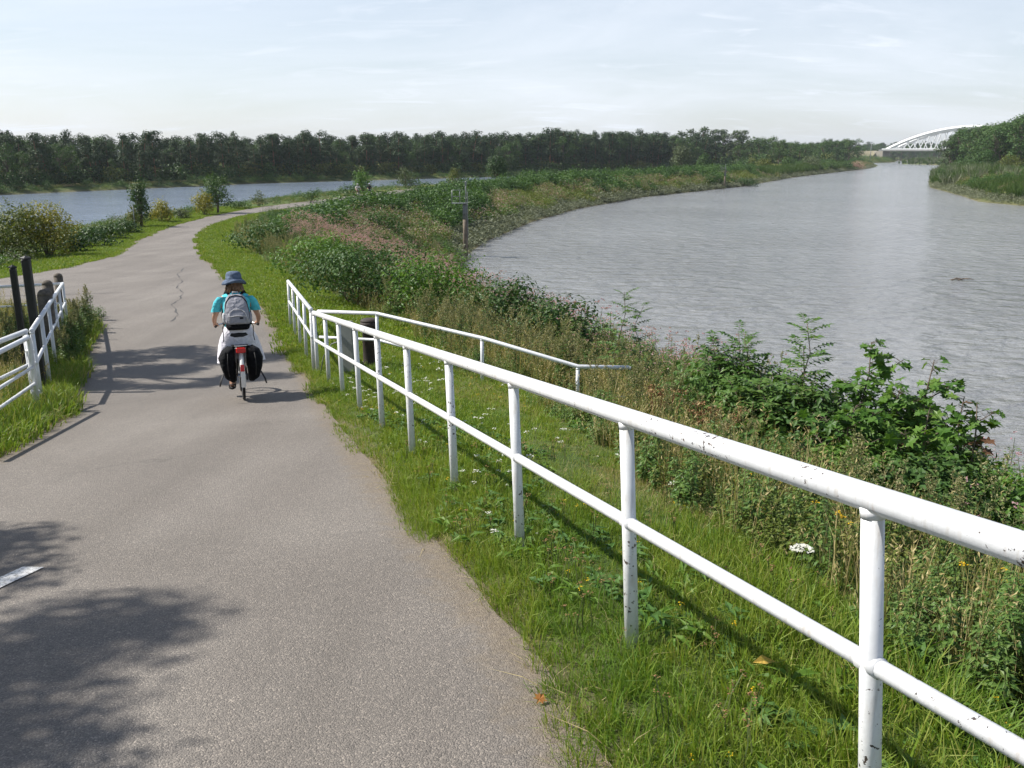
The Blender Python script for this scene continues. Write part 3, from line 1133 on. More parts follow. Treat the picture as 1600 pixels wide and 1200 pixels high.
# --- right bank of the path: dry grass, mugwort, then leafy herbs down to the river
def band(lo, hi, wob=.4):
    def t(x, y):
        s = side(x, y) - verge(y) - wob * patch(x, y, 1.2, 4)
        stair = sdist(x, y, [(-2.2, 14.0), (-.42, 12.6), (.95, 11.7), (1.25, 11.7)], False) > .85      # kept mown beside the handrail
        return (s > lo) & (s < hi) & stair & (sdist(x, y, RIVER) > .25) & in_view(x, y)
    return t


Bp = pts_in(-9, 6, .8, 17, 13, band(-.05, 2.3))
scatter('tall_dry_grass', Bp, dry_p + dry_p + herb_p, .45, .85)
Bp = pts_in(-5, 7, .8, 16, 16, band(.0, 1.6))
scatter('bank_herbs', Bp, herb_p, .5, .95)
Bp = pts_in(-6, 6, 10.5, 22, 8.5, band(.5, 4.4))
scatter('tall_dry_grass', Bp, mug_p + dry_p + dry_p, .7, 1.05)
Bp = pts_in(-1, 6, 4, 11, 5.5, band(.5, 2.1))
scatter('mugwort', Bp, mug_p, .45, .72)
Bp = pts_in(-1, 9, 1, 12, 5, band(1.9, 7.5))
scatter('leafy_bank', Bp, net_p + herb_p + bal_p[:1], .45, .75)
Bp = pts_in(-6, 16, 9, 34, 3.6, band(2.2, 14))
scatter('leafy_bank', Bp, net_p + bal_p + dry_p[:2], .6, .95)
Bp = pts_in(-22, 1, 16, 64, 6.5, band(-.1, 2.2, .5))
scatter('tall_dry_grass', Bp, dry_p + mug_p[:2] + herb_p, .75, 1.2)
Bp = pts_in(-6, 6, 17.5, 33, 4.5, band(2.5, 13))
scatter('leafy_bank', Bp, bal_p + net_p + mug_p[:1], .95, 1.45)
Bp = pts_in(-24, 8, 24, 78, 3.4, band(1.6, 15, .8))
q_ = patch(Bp[:, 0], Bp[:, 1], 3.2, 1)
kk = np.where(q_ > .62, rng.integers(4, 6, len(Bp)), np.where(q_ > .1, rng.integers(1, 4, len(Bp)), rng.integers(0, 3, len(Bp))))
kk = np.where((q_ < -.7), rng.integers(6, 8, len(Bp)), kk)
scatter('leafy_bank', Bp, net_p + bal_p + [herb_p[0], mug_p[3]], .75, 1.25, idx=kk)
pink_p = [P_balsam(1.35, 4, 13), P_balsam(1.5, 4, 16), P_balsam(1.2, 4, 10)]
Bp = pts_in(-15, 2, 25, 52, 3.2, band(2.6, 13, .8))
Bp = Bp[patch(Bp[:, 0], Bp[:, 1], 3.4, 5) > -.1]
scatter('balsam', Bp, pink_p, .85, 1.3)
# yellow ragwort beside the near railing
Fp = pts_in(1.3, 4.6, 2, 7, 1.6, band(.1, 1.6))
scatter('ragwort', Fp, rag_p, .6, .9)

# --- the dike farther out, in belts: mounds whose kind follows the distance to the water
mound = [P_clump(.7, .55, 110, .17, [G_GREY]), P_clump(.7, .5, 100, .15, [G_GREY]),
         P_clump(.7, .65, 110, .16, [G_YG]), P_clump(.7, .6, 110, .16, [G_YG, G_ROSY], fleck=14), P_clump(.75, .8, 120, .15, [G_BALSAM, G_PINK], fleck=26), P_clump(.7, .8, 110, .14, [G_YG, G_ROSY], .4, 60),
         P_clump(.8, 1.2, 190, .17, [G_NETTLE2]), P_clump(.8, 1.2, 190, .17, [G_NETTLE]), P_clump(.7, .4, 90, .16, [G_YG]), P_clump(.7, .35, 90, .16, [G_DRY])]


def belt(P, seed=0):
    d = sdist(P[:, 0], P[:, 1], RIVER) + 1.0 * patch(P[:, 0], P[:, 1], 3, seed)
    n1_ = patch(P[:, 0], P[:, 1], 6, seed + 1)
    n2_ = patch(P[:, 0], P[:, 1], 11, seed + 2)
    n = len(P)
    k = np.where(rng.uniform(0, 1, n) < .25, 9, 8)
    k = np.where(d < 16, np.where(n2_ > .45, 8, rng.integers(6, 8, n)), k)
    k = np.where(d < 8.0, np.where(n1_ > .15, rng.integers(4, 6, n), np.where(n2_ > -.1, rng.integers(2, 4, n), rng.integers(6, 8, n))), k)
    k = np.where(d < 2.2, rng.integers(0, 2, n), k)
    return k


Bp = pts_in(-26, 62, 58, 240, 1.9, lambda x, y: (side(x, y) > np.interp(y, [58, 95, 115], [3.0, 2.4, .8])) & (sdist(x, y, RIVER) > .1) & in_view(x, y))
bk = belt(Bp)
bd = side(Bp[:, 0], Bp[:, 1])
bk = np.where((bd < 7.5 + 2 * patch(Bp[:, 0], Bp[:, 1], 4, 4)) & (Bp[:, 1] < 118), rng.integers(6, 8, len(Bp)), bk)
scatter('dike_herbs', Bp, mound, 1, 1, idx=bk, scale=np.clip(rng.normal(1.05, .3, len(Bp)) + .25 * patch(Bp[:, 0], Bp[:, 1], 5, 6), .5, 2) * np.interp(bd, [2.5, 5, 10], [.28, .5, 1.0]))
Bp = pts_in(-6, 250, 150, 600, .45, lambda x, y: (side(x, y) > 1.0) & (sdist(x, y, RIVER) > .1) & (sdist(x, y, RIVER) < 45) & (sdist(x, y, RIVER + [], True) > 0) & (x < np.interp(y, [150, 320, 493, 600], [30, 100, 192, 235])) & in_view(x, y))
scatter('dike_herbs', Bp, mound, 1, 1, idx=belt(Bp, 1), scale=rng.uniform(1.1, 2.3, len(Bp)) * np.interp(side(Bp[:, 0], Bp[:, 1]), [1, 5, 12], [.3, .55, 1.0]))
Bp = pts_in(-30, 100, 100, 330, .5, lambda x, y: (side(x, y) < -2.8) & (sdist(x, y, CANAL) > .2) & (sdist(x, y, CANAL) < 30) & (x > np.interp(y, [150, 184, 215, 270, 330], [-30, -16, 0, 30, 64])) & in_view(x, y))
scatter('waterside_herbs', Bp, [mound[7], mound[2], mound[8], mound[0], mound[9]], .35, .8)
# sparse tufts of the meadow strip on the right bank of the river, and its reeds
reed_p = [P_reed(2.0, 60, .05, G_REED), P_reed(1.7, 60, .05, G_REED), P_reed(1.9, 50, .05, G_GREY)]
rb = lambda x, y: (x > np.interp(y, [40, 110, 143, 157, 182, 223, 330, 541, 660, 742], [100, 88, 80.6, 80.2, 89, 101.8, 151, 255, 305, 310])) & (sdist(x, y, RIVER) > .1) & in_view(x, y)
Bp = pts_in(76, 190, 118, 330, 1.0, lambda x, y: rb(x, y) & (sdist(x, y, RIVER) < 32))
d_ = sdist(Bp[:, 0], Bp[:, 1], RIVER)
kk = np.where(d_ < 3.4 + 1.5 * patch(Bp[:, 0], Bp[:, 1], 5, 2), np.array([0, 1])[rng.integers(0, 2, len(Bp))], np.where(patch(Bp[:, 0], Bp[:, 1], 7, 5) > .0, np.array([2, 5, 3, 4])[rng.integers(0, 4, len(Bp))], np.array([2, 7, 6, 8])[rng.integers(0, 4, len(Bp))]))
scatter('bank_herbs', Bp, mound, .9, 1.7, idx=kk)
Bp = pts_in(76, 150, 118, 200, 1.3, lambda x, y: rb(x, y) & (sdist(x, y, RIVER) > 2.5) & (sdist(x, y, RIVER) < 16) & (patch(x, y, 7, 1) + .035 * (165 - y) > .1))
scatter('reeds', Bp, reed_p[:2], .8, 1.25)
Bp = pts_in(100, 330, 200, 760, .16, lambda x, y: rb(x, y) & (sdist(x, y, RIVER) < 16))
scatter('reeds', Bp, reed_p, 1.3, 2.2)
# a reed bed stands along the left bank near the far bend
Bp = pts_in(60, 190, 225, 490, 1.0, lambda x, y: (x < np.interp(y, [231, 320, 420, 493], [58, 98, 150, 189])) & (sdist(x, y, RIVER) > 2.5) & (sdist(x, y, RIVER) < 7.5) & (y > 285) & (np.abs(y - 400) > 6))
scatter('reeds', Bp, reed_p[:2], 1.0, 1.7)
# shore growth across the canal
far_shore = [(-170, 100), (-102, 182), (-70, 252), (-30, 300), (0, 330), (21, 362), (50, 385), (80, 408), (105, 430), (125, 470)]
Bp = pts_in(-140, 120, 140, 470, .6, lambda x, y: (sdist(x, y, CANAL) > .3) & (sdist(x, y, far_shore, False) < 9.5) & (y > np.interp(x, [p[0] for p in far_shore], [p[1] for p in far_shore])) & in_view(x, y))
d_ = sdist(Bp[:, 0], Bp[:, 1], CANAL)
scatter('waterside_herbs', Bp, [mound[2], mound[7], mound[6], mound[9], mound[8]], .9, 1.5, idx=np.where(d_ < 3.5, rng.integers(0, 3, len(Bp)), rng.integers(3, 5, len(Bp))))
# the low far bank below the bridge
Bp = pts_in(225, 420, 700, 960, .10, lambda x, y: (sdist(x, y, RIVER) > .5) & (sdist(x, y, RIVER) < 40) & (y > np.interp(x, [225, 290, 340, 375, 420], [640, 780, 840, 900, 960])))
scatter('bank_herbs', Bp, [mound[7], mound[2], mound[8], mound[5]], 2.2, 3.6)


# ------------------------------------------------------------------ woody plants: trees and bushes, each a thing
B_BARK = plain('grey_brown_bark', (.13, .10, .075), .9, var=.35, scale=6, bmp=.5)
B_PINE = plain('reddish_pine_bark', (.20, .105, .06), .9, var=.35, scale=3, bmp=.5)
L_PINE = leaf_mat('pine_needles', [(.02, .045, .018), (.032, .065, .025), (.05, .088, .033), (.075, .105, .042)], .1, .6, .2)
L_BROAD = leaf_mat('broad_leaves', [(.032, .078, .018), (.052, .11, .026), (.078, .145, .035), (.11, .17, .048)], .22, .5, .22)
L_POPLAR = leaf_mat('poplar_leaves', [(.045, .08, .03), (.065, .105, .042), (.09, .13, .058), (.115, .15, .075)], .2, .5, .22)
L_WILLOW = leaf_mat('willow_leaves', [(.065, .095, .038), (.095, .125, .055), (.125, .155, .075), (.155, .18, .095)], .2, .5, .22)
L_DARK = leaf_mat('dark_bush_leaves', [(.024, .06, .016), (.04, .085, .022), (.065, .12, .03), (.10, .15, .042)], .2, .42, .22)
L_YEL = leaf_mat('yellowing_leaves', [(.12, .15, .025), (.20, .21, .035), (.30, .27, .045), (.38, .31, .06)], .3, .5, .22)
L_OLIVE = leaf_mat('olive_leaves', [(.06, .09, .02), (.10, .135, .028), (.16, .18, .04), (.23, .21, .05)], .25, .5, .22)
L_FRESH = leaf_mat('fresh_leaves', [(.05, .12, .02), (.08, .17, .03), (.12, .22, .04), (.17, .25, .06)], .35, .42, .22)
L_ASH = leaf_mat('ash_leaves', [(.045, .11, .024), (.075, .15, .034), (.11, .20, .046), (.15, .22, .06)], .32, .42, .22)


def cloud(mb, lobes, n, leaf, asp=.6, mat=0, inner=.45, droop=.2, up=.5):
    """leaves spread through the outer part of several lobes (centre, radii)"""
    vol = np.array([l[1][0] * l[1][1] + l[1][0] * l[1][2] for l in lobes])
    k = rng.choice(len(lobes), n, p=vol / vol.sum())
    c = np.array([l[0] for l in lobes])[k]; r = np.array([l[1] for l in lobes])[k]
    d = unit(rng.normal(0, 1, (n, 3)))
    q = rng.uniform(inner ** 2, 1.12, n) ** .5
    P = c + d * r * q[:, None]
    N = unit(d / r * r.mean() + UP * up + rng.normal(0, .45, (n, 3)))
    D = unit(np.cross(N, rng.normal(0, 1, (n, 3)))) + d * .3 - UP * .25
    sz = leaf * rng.uniform(.65, 1.35, n)
    leaves(mb, P, D, N, sz, sz * asp, mat, droop)


def tree_mbs(kind, h, seed):
    global rng
    keep, rng = rng, np.random.default_rng(seed)
    tr, cr = MB(), MB()
    if kind == 'pine':
        lean = rng.normal(0, .03, 2) * h
        p = [(lean[0] * t ** 2, lean[1] * t ** 2, h * .93 * t) for t in np.linspace(0, 1, 6)]
        tr.tube(p, np.linspace(.17, .05, 6) * h / 12, 7)
        lobes = []
        for q in range(13):
            t = .30 + .68 * (q + rng.uniform(0, 1)) / 13
            a = rng.uniform(0, 6.28); w = .22 * h * (1.14 - t) ** .7 * rng.uniform(.3, 1.15)
            c = np.array([lean[0] * t * t + math.cos(a) * w, lean[1] * t * t + math.sin(a) * w, h * t])
            lobes.append((c, (h * .105 * rng.uniform(.6, 1.3), h * .105 * rng.uniform(.6, 1.3), h * .055 * rng.uniform(.7, 1.5))))
            b0 = (lean[0] * t * t, lean[1] * t * t, h * (t - .06))
            tr.tube([b0, tuple(c)], [.03 * h / 12, .015 * h / 12], 4)
        cloud(cr, lobes, 1350, .036 * h, .55, inner=.15, up=.7)
    elif kind in ('broad', 'poplar', 'willow'):
        f = {'broad': (.30, .28, .22), 'poplar': (.2, .12, .15), 'willow': (.32, .05, .2)}[kind]
        ns = 16
        p = [(rng.normal(0, .01) * h * i, rng.normal(0, .01) * h * i, h * .8 * i / 5) for i in range(6)]
        tr.tube(p, np.linspace(.025, .006, 6) * h, 7)
        lobes = []
        for q in range(ns):
            t = f[1] + (1 - f[1]) * (q + rng.uniform(0, 1)) / ns
            w = f[0] * h * math.sin(math.pi * min(1, (t - f[1] * .6) / (1.04 - f[1] * .6))) ** .6 * rng.uniform(.25, .95)
            a = rng.uniform(0, 6.28)
            c = np.array([math.cos(a) * w, math.sin(a) * w, h * t * .93])
            s = h * f[2] * .5 * rng.uniform(.75, 1.25)
            lobes.append((c, (s, s, s * .8)))
            tr.tube([(0, 0, h * max(.1, t - .2) * .8), tuple(c)], [.008 * h, .003 * h], 4)
        cloud(cr, lobes, 1500, .036 * h, .62, inner=.3)
    rng = keep
    return tr, cr


TREE_MATS = {'pine': (B_PINE, L_PINE), 'broad': (B_BARK, L_BROAD), 'poplar': (B_BARK, L_POPLAR), 'willow': (B_BARK, L_WILLOW)}
TREE_NAMES = {'pine': 'pine_tree', 'broad': 'broadleaf_tree', 'poplar': 'poplar_tree', 'willow': 'willow_tree'}
tree_src, tree_mesh = {}, {}
for kind, nsrc, h in (('pine', 7, 12.), ('broad', 6, 11.), ('poplar', 3, 18.), ('willow', 2, 8.)):
    tree_mesh[kind] = []
    for s in range(nsrc):
        tr, cr = tree_mbs(kind, h, 100 + s * 7 + len(kind))
        tree_mesh[kind].append((h, tr.mesh('trunk', TREE_MATS[kind][0], True), cr.mesh('crown', TREE_MATS[kind][1])))
wood_p = []
for kind, s in (('pine', 0), ('pine', 2), ('pine', 4), ('broad', 0), ('broad', 3), ('pine', 5)):
    h = tree_mesh[kind][s][0]
    tr, cr = tree_mbs(kind, h, 100 + s * 7 + len(kind))
    mb = MB()
    mb.v, mb.f, mb.m, mb.n = tr.v, tr.f, [0] * len(tr.f), tr.n
    for vv_ in cr.v:
        mb.v.append(vv_)
    mb.f = mb.f + [tuple(i + tr.n for i in q) for q in cr.f]
    mb.m = mb.m + [1] * len(cr.f)
    mb.n = tr.n + cr.n
    wood_p.append(proto(mb, 'wood_tree', list(TREE_MATS[kind])))


def plant_tree(kind, x, y, h, label, group=None, wide=1.0, cat='tree'):
    src = tree_mesh[kind][rng.integers(0, len(tree_mesh[kind]))]
    k = h / src[0]
    o = thing(TREE_NAMES[kind], label, cat, (x, y, float(ground(x, y)) - .05), (0, 0, rng.uniform(0, 6.28)), group)
    o.scale = (k * wide, k * wide, k)
    for nm, me in (('trunk', src[1]), ('crown', src[2])):
        c = bpy.data.objects.new(nm, me)
        C.objects.link(c)
        c.parent = o
    return o


# the wood across the canal: two front rows tree by tree, the mass behind as one wood
def along(poly, step, off):
    out_, acc = [], 0.
    for (ax, ay), (bx, by) in zip(poly[:-1], poly[1:]):
        L = math.hypot(bx - ax, by - ay)
        nx_, ny_ = -(by - ay) / L, (bx - ax) / L
        t = acc
        while t < L:
            j = rng.normal(0, step * .28)
            out_.append((ax + (bx - ax) * (t + j) / L + nx_ * off, ay + (by - ay) * (t + j) / L + ny_ * off))
            t += step * rng.uniform(.6, 1.4)
        acc = t - L
    return out_


W_line = [(-116, 165), (-102, 182), (-70, 252), (-30, 300), (0, 330), (21, 362), (50, 385), (80, 408), (105, 432)]
W_h = lambda x: np.interp(x, [-120, -100, -75, -60, -40, 0, 20, 50, 105], [10.6, 10.7, 11.1, 12.3, 12.4, 13.2, 14.8, 14.8, 14.4])
for off in (11., 15.5):
    for (x, y) in along(W_line, 3.3, off):
        xx, yy = x + rng.normal(0, .8), y + rng.normal(0, .8)
        pine = rng.uniform() < .72
        hh = float(W_h(xx)) * rng.uniform(.66, 1.17)
        if pine:
            plant_tree('pine', xx, yy, hh, 'dark green pine with a bare reddish trunk in the wood across the canal', 'front pines of the wood across the canal', rng.uniform(1.0, 1.35))
        else:
            plant_tree('broad', xx, yy, hh * .85, 'dark leafy tree among the pines of the wood across the canal', 'leafy trees in the wood across the canal', rng.uniform(.8, 1.05))
back = []
for off in (19, 24, 30, 37, 45, 54):
    back += along(W_line, 4.6, off)
back = np.array(back)
back = back + rng.normal(0, 1.2, back.shape)
bh = W_h(back[:, 0]) * rng.uniform(.88, 1.14, len(back))
src_h = np.array([12., 12., 12., 11., 11., 12.])
bi = rng.choice(6, len(back), p=[.22, .22, .2, .1, .08, .18])
scatter('woodland', back, wood_p, 1, 1, idx=bi, scale=bh / src_h[bi], tilt=.02)
# shrubs at the foot of the wood: one low dark mass
under = []
for off in (9.5, 12.5, 17.):
    under += along(W_line, 1.7, off)
under = np.array(under) + rng.normal(0, .8, (len(under), 2))
shrub_p = []
for mt in (L_DARK, L_BROAD, L_OLIVE):
    mb = MB()
    cloud(mb, [((rng.normal(0, .5), rng.normal(0, .5), .9), (.8, .8, .9)) for _ in range(4)], 240, .3)
    shrub_p.append(proto(mb, 'shrub', [mt]))
scatter('undergrowth', under, shrub_p, .9, 2.7, tilt=.05)
und2 = np.column_stack([rng.uniform(95, 240, 500), rng.uniform(415, 640, 500)])
und2 = und2[(sdist(und2[:, 0], und2[:, 1], RIVER) > 16) & (und2[:, 0] < np.interp(und2[:, 1], [415, 500, 640], [140, 175, 235]))]
scatter('undergrowth', und2, shrub_p, 2.0, 3.4, tilt=.05)

# poplars and bushy trees farther on, beyond the head of the canal
for (px_, top) in ((1062, 208), (1078, 205), (1094, 203), (1112, 206), (1130, 207), (1146, 208), (1158, 210)):
    Y = 452 + rng.uniform(-8, 8)
    X = (px_ - 800) / 1400 * Y * .972
    plant_tree('poplar', X, Y, (240 - top) / 1400 * Y + 8.2 + rng.uniform(-.6, .6), 'pale green poplar in the tall row rising above the wood beyond the canal', 'tall poplars beyond the canal', 1.35)
for i in range(26):
    px_ = 1045 + i * 8.5 + rng.uniform(-4, 4)
    Y = rng.uniform(424, 520)
    top = np.interp(px_, [1040, 1150, 1175, 1205, 1235, 1270], [226, 224, 213, 211, 219, 228]) + rng.uniform(-2, 6)
    X = (px_ - 800) / 1400 * Y * .972
    if sdist(X, Y, RIVER) < 14 or sdist(X, Y, CANAL) < 8:
        continue
    plant_tree('broad', X, Y, (240 - top) / 1400 * Y + 5.4, 'bushy green tree in the copse at the end of the wood beyond the canal', 'bushy trees of the copse beyond the canal', rng.uniform(1., 1.3))
for i in range(34):
    px_ = 1240 + i * 3.4 + rng.uniform(-4, 4)
    Y = rng.uniform(520, 640)
    X = (px_ - 800) / 1400 * Y * .972
    top = np.interp(px_, [1240, 1290, 1330, 1356], [227, 221, 218, 219]) + rng.uniform(-2, 5)
    if sdist(X, Y, RIVER) < 12:
        X -= 16
    plant_tree('broad', X, Y, (240 - top) / 1400 * Y + 5.4, 'rounded tree in the far belt behind the left bank at the river bend', 'trees of the far belt at the bend', rng.uniform(1., 1.35))
# wooded horizon beyond the bridge and all the way round
hor = np.column_stack([rng.uniform(-700, 1500, 900), rng.uniform(1050, 1400, 900)])
hor = hor[(sdist(hor[:, 0], hor[:, 1], RIVER) > 12)]
scatter('far_woodland', hor, [wood_p[3], wood_p[4], wood_p[0]], 1.3, 1.75, tilt=.02)
hor = np.column_stack([rng.uniform(390, 620, 260), rng.uniform(1060, 1180, 260)])
scatter('far_woodland', hor, [wood_p[3], wood_p[4], wood_p[0]], 1.3, 1.7, tilt=.02)
hor = np.column_stack([rng.uniform(120, 310, 300), rng.uniform(600, 1000, 300)])
hor = hor[(hor[:, 0] < np.interp(hor[:, 1], [600, 660, 780, 840, 900, 1000], [215, 240, 262, 285, 300, 320]))]
scatter('far_woodland', hor, [wood_p[3], wood_p[4], wood_p[0]], 1.0, 1.3, tilt=.02)

# right bank: the wood that hides the right half of the bridge
rbw = []
for i in range(96):
    px_ = rng.uniform(1448, 1690)
    Y = rng.uniform(300, 420) if px_ > 1530 else rng.uniform(325, 440)
    X = (px_ - 800) / 1400 * Y * .972
    if sdist(X, Y, RIVER) < 3.5:
        continue
    top = np.interp(px_, [1448, 1475, 1500, 1530, 1550, 1580, 1600, 1690], [214, 204, 197, 196, 193, 184, 177, 165]) + abs(rng.normal(0, 8))
    h = (240 - top) / 1400 * Y + 5.5
    pale = px_ < 1500 and rng.uniform() < .6 or rng.uniform() < .12
    if pale:
        plant_tree('poplar', X, Y, h, 'paler tree among the dark ones of the wood on the right bank before the bridge', 'paler trees of the wood on the right bank', 1.9)
    else:
        plant_tree('broad', X, Y, h, 'dark green tree in the wood on the right bank of the river', 'trees of the wood on the right bank', rng.uniform(.95, 1.25))


# ------------------------------------------------------------------ railings
M_WHITE = painted('white_rail_paint', (.70, .71, .72), .712)
M_WHITE_L = painted('white_lower_rail_paint', (.70, .71, .72), .775)
M_WHITE2 = painted('white_gate_paint', (.70, .72, .75), .74)
M_BLACK = plain('black_tarred_timber', (.012, .012, .013), .6, var=.4, scale=12, bmp=.4)
M_WOOD = plain('weathered_grey_timber', (.10, .085, .068), .9, var=.4, scale=14, bmp=.6)
M_RUST = plain('rusty_dark_steel', (.035, .024, .02), .75, var=.5, scale=14, bmp=.4)
M_GREY = plain('grey_panel_paint', (.20, .215, .20), .55, var=.15, scale=5, bmp=.2)
M_STEEL = plain('galvanised_steel', (.20, .21, .21), .55, .3, var=.15, scale=10)
M_CONC = plain('pale_concrete', (.38, .34, .28), .9, var=.2, scale=1.2, bmp=.4)


def V(*a):
    return Vector(a)


def railing(name, label, top, posts, drop_mid, r_top, r_mid, r_post, mat, tilt=(0, 0), ends=True, mid=True, post_len=1.12, pads=()):
    """a pipe railing: top = points of the top rail's axis, posts = points on it where a post stands"""
    base = top[0]
    t = thing(name, label, 'railing', (base.x, base.y, float(ground(base.x, base.y))))
    o0 = V(base.x, base.y, float(ground(base.x, base.y)))
    down = V(-tilt[0], -tilt[1], -1)
    mb = MB()
    mb.tube([p - o0 for p in top], r_top, 14)
    for e in ((top[0], top[1]), (top[-1], top[-2])):                 # domed ends
        d = (e[0] - e[1]).normalized()
        mb.tube([e[0] - o0, e[0] - o0 + d * r_top * .5, e[0] - o0 + d * r_top * .8], [r_top, r_top * .82, r_top * .3], 14)
    mb.build('top_rail', mat, t, True)
    if mid:
        mb = MB()
        q = [p + down * drop_mid for p in top]
        mb.tube([p - o0 for p in q], r_mid, 12)
        mb.build('mid_rail', M_WHITE_L if mat is M_WHITE else mat, t, True)
    for p in posts:
        g = float(ground(p.x, p.y))
        L = (p.z - g) + .15
        mb = MB()
        mb.tube([p + down * (r_top * .6) - o0, p + down * L - o0], r_post, 14)
        mb.tube([p + down * (r_top * .55) - o0, p + down * (r_top + .012) - o0], [r_post * 1.12, r_post * 1.05], 14)   # weld bead
        if mid:
            c = p + down * drop_mid - o0
            ax = (top[-1] - top[0]).normalized()
            mb.tube([c - ax * r_post * 1.22, c + ax * r_post * 1.22], [r_mid * 1.16] * 2, 12)
        mb.build('post', mat, t, True)
    return t


Pj, Pa = V(-3.31, 14.79, 5.424), V(.955, 2.22, 7.115)
dv = (Pa - Pj) / 9.0
tilt = (-.041, .122)
posts = [Pj + dv * k for k in range(12)]
railing('railing', 'long white pipe railing down the right edge of the path, nearest to the camera', [Pj, Pj + dv * 12.4], posts, .455, .0385, .026, .0305, M_WHITE, tilt)
E0, E1 = V(-3.40, 14.98, 5.45), V(-5.2, 20.74, 5.13)
railing('railing', 'short white railing beside the cyclist that carries on beyond the long one', [E0, E1], [E0 + (E1 - E0) * (k / 4) for k in range(5)], .47, .038, .026, .03, M_WHITE, (0, .03))
# the rail round the landing and down the bank
S = [V(-3.26, 14.90, 5.43), V(-2.21, 14.46, 5.47), V(-.42, 13.1, 5.33), V(.93, 12.3, 5.09), V(1.66, 12.32, 5.07)]
st = railing('stair_railing', 'white handrail that turns off the path and runs down the bank into tall dry grass', S, [S[1], S[1] + (S[2] - S[1]) * .985, S[3]], .44, .03, .024, .027, M_WHITE2)

# left pen: three stretches of white railing round the lock pit, and the gate in front of them
zt = lambda x, y, h: float(ground(x, y)) + h
L0, L1 = V(-6.62, 12.15, 5.64), V(-10.5, 20.86, 5.06)
railing('railing', 'white railing with blue grey posts along the left edge of the path', [L0, L1], [L0 + (L1 - L0) * (k / 5) for k in range(6)], .46, .036, .025, .03, M_WHITE2)
B1 = V(-15.6, 18.7, 5.06)
railing('railing', 'white back railing behind the two tall black posts', [L1 + V(-.03, -.05, 0), B1], [L1 + (B1 - L1) * k for k in (.35, .7, 1)], .46, .034, .024, .03, M_WHITE2)
L2 = V(-6.28, 9.6, 5.76)
railing('railing', 'white railing behind the gate, meeting the corner post at the left edge of the photo', [L0 + V(-.05, -.06, .0), L2], [L0 + V(-.03, -.13, 0), L2], .46, .034, .024, .032, M_WHITE2)
# the gate: a welded frame with a rounded top corner
gt = thing('gate', 'white pipe gate with a rounded corner, closest to the camera at the left edge', 'gate', (-6.28, 11.43, zt(-6.28, 11.43, 0)))
go_ = V(*gt.location)
A_, B_ = V(-6.28, 11.43, 5.69), V(-5.52, 8.28, 5.86)
mb = MB()
d_ = (B_ - A_).normalized()
arc = [A_ + V(0, 0, -.09), A_ + V(0, 0, -.045) + d_ * .008, A_ + V(0, 0, -.012) + d_ * .03, A_ + d_ * .075]
mb.tube([V(A_.x, A_.y, 4.55) - go_] + [p - go_ for p in arc] + [B_ - go_], .031, 12)
mb.build('frame', M_WHITE2, gt, True)
for dz in (.40, .62):
    MB().tube([A_ + V(0, 0, -dz) - go_, B_ + V(0, 0, -dz) - go_], .022, 10).build('bar', M_WHITE2, gt, True)
MB().tube([A_ + V(-.09, .12, .0) - go_, V(A_.x - .09, A_.y + .12, 4.5) - go_], .03, 12).build('hinge_post', M_WHITE2, gt, True)
for dz in (.2, .75):
    MB().box((A_ + V(-.045, .06, -dz) - go_), (.10, .10, .045), (0, 0, -.9), bev=.006).build('hinge', M_WHITE2, gt)

# black square posts and grey round-topped posts behind that fence
def square_post(x, y, ztop, w, label, lean=0.):
    g = float(ground(x, y))
    t = thing('timber_post', label, 'post', (x, y, g), (lean, 0, .2))
    h = ztop - g
    MB().box((0, 0, h / 2 - .15), (w, w, h + .3), bev=.012).build('shaft', M_BLACK, t)
    MB().lathe([(w * .72, 0), (w * .72, .02), (w * .1, .05)], 4, (0, 0, h + .002)).build('cap', M_BLACK, t)
    return t


def ztop_at(x, y, py):
    b = (600 - py) / 1400
    ryy, rzz = math.cos(PITCH) + b * math.sin(PITCH), -math.sin(PITCH) + b * math.cos(PITCH)
    return 8 + rzz / ryy * y


square_post(-7.33, 13.55, ztop_at(-7.33, 13.55, 405), .115, 'taller of the two black square posts inside the left pen')
square_post(-7.74, 13.9, ztop_at(-7.74, 13.9, 419), .09, 'shorter black square post left of the taller black one')


def round_post(x, y, ztop, r, label):
    g = float(ground(x, y))
    t = thing('timber_post', label, 'post', (x, y, g), (rng.normal(0, .015), rng.normal(0, .015), rng.uniform(0, 6)))
    h = ztop - g
    MB().tube([(0, 0, -.2), (0, 0, h * .5), (.005, 0, h - r)], [r, r * 1.02, r], 12).build('shaft', M_WOOD, t, True)
    MB().lathe([(r, 0), (r * .9, r * .45), (r * .6, r * .8), (r * .1, r * .95)], 12, (.005, 0, h - r - .002)).build('rounded_top', M_WOOD, t, True)
    return t


round_post(-8.75, 16.6, ztop_at(-8.75, 16.6, 451), .13, 'stout grey wooden post with a rounded top, lowest and nearest of four')
round_post(-8.95, 17.1, ztop_at(-8.95, 17.1, 450), .10, 'grey wooden post half hidden just behind the stoutest one')
round_post(-9.92, 19.1, ztop_at(-9.92, 19.1, 437), .11, 'middle grey wooden post with a rounded top behind the left railing')
round_post(-10.86, 21.4, ztop_at(-10.86, 21.4, 426), .10, 'grey wooden post at the far corner of the left railing, tallest in the photo')

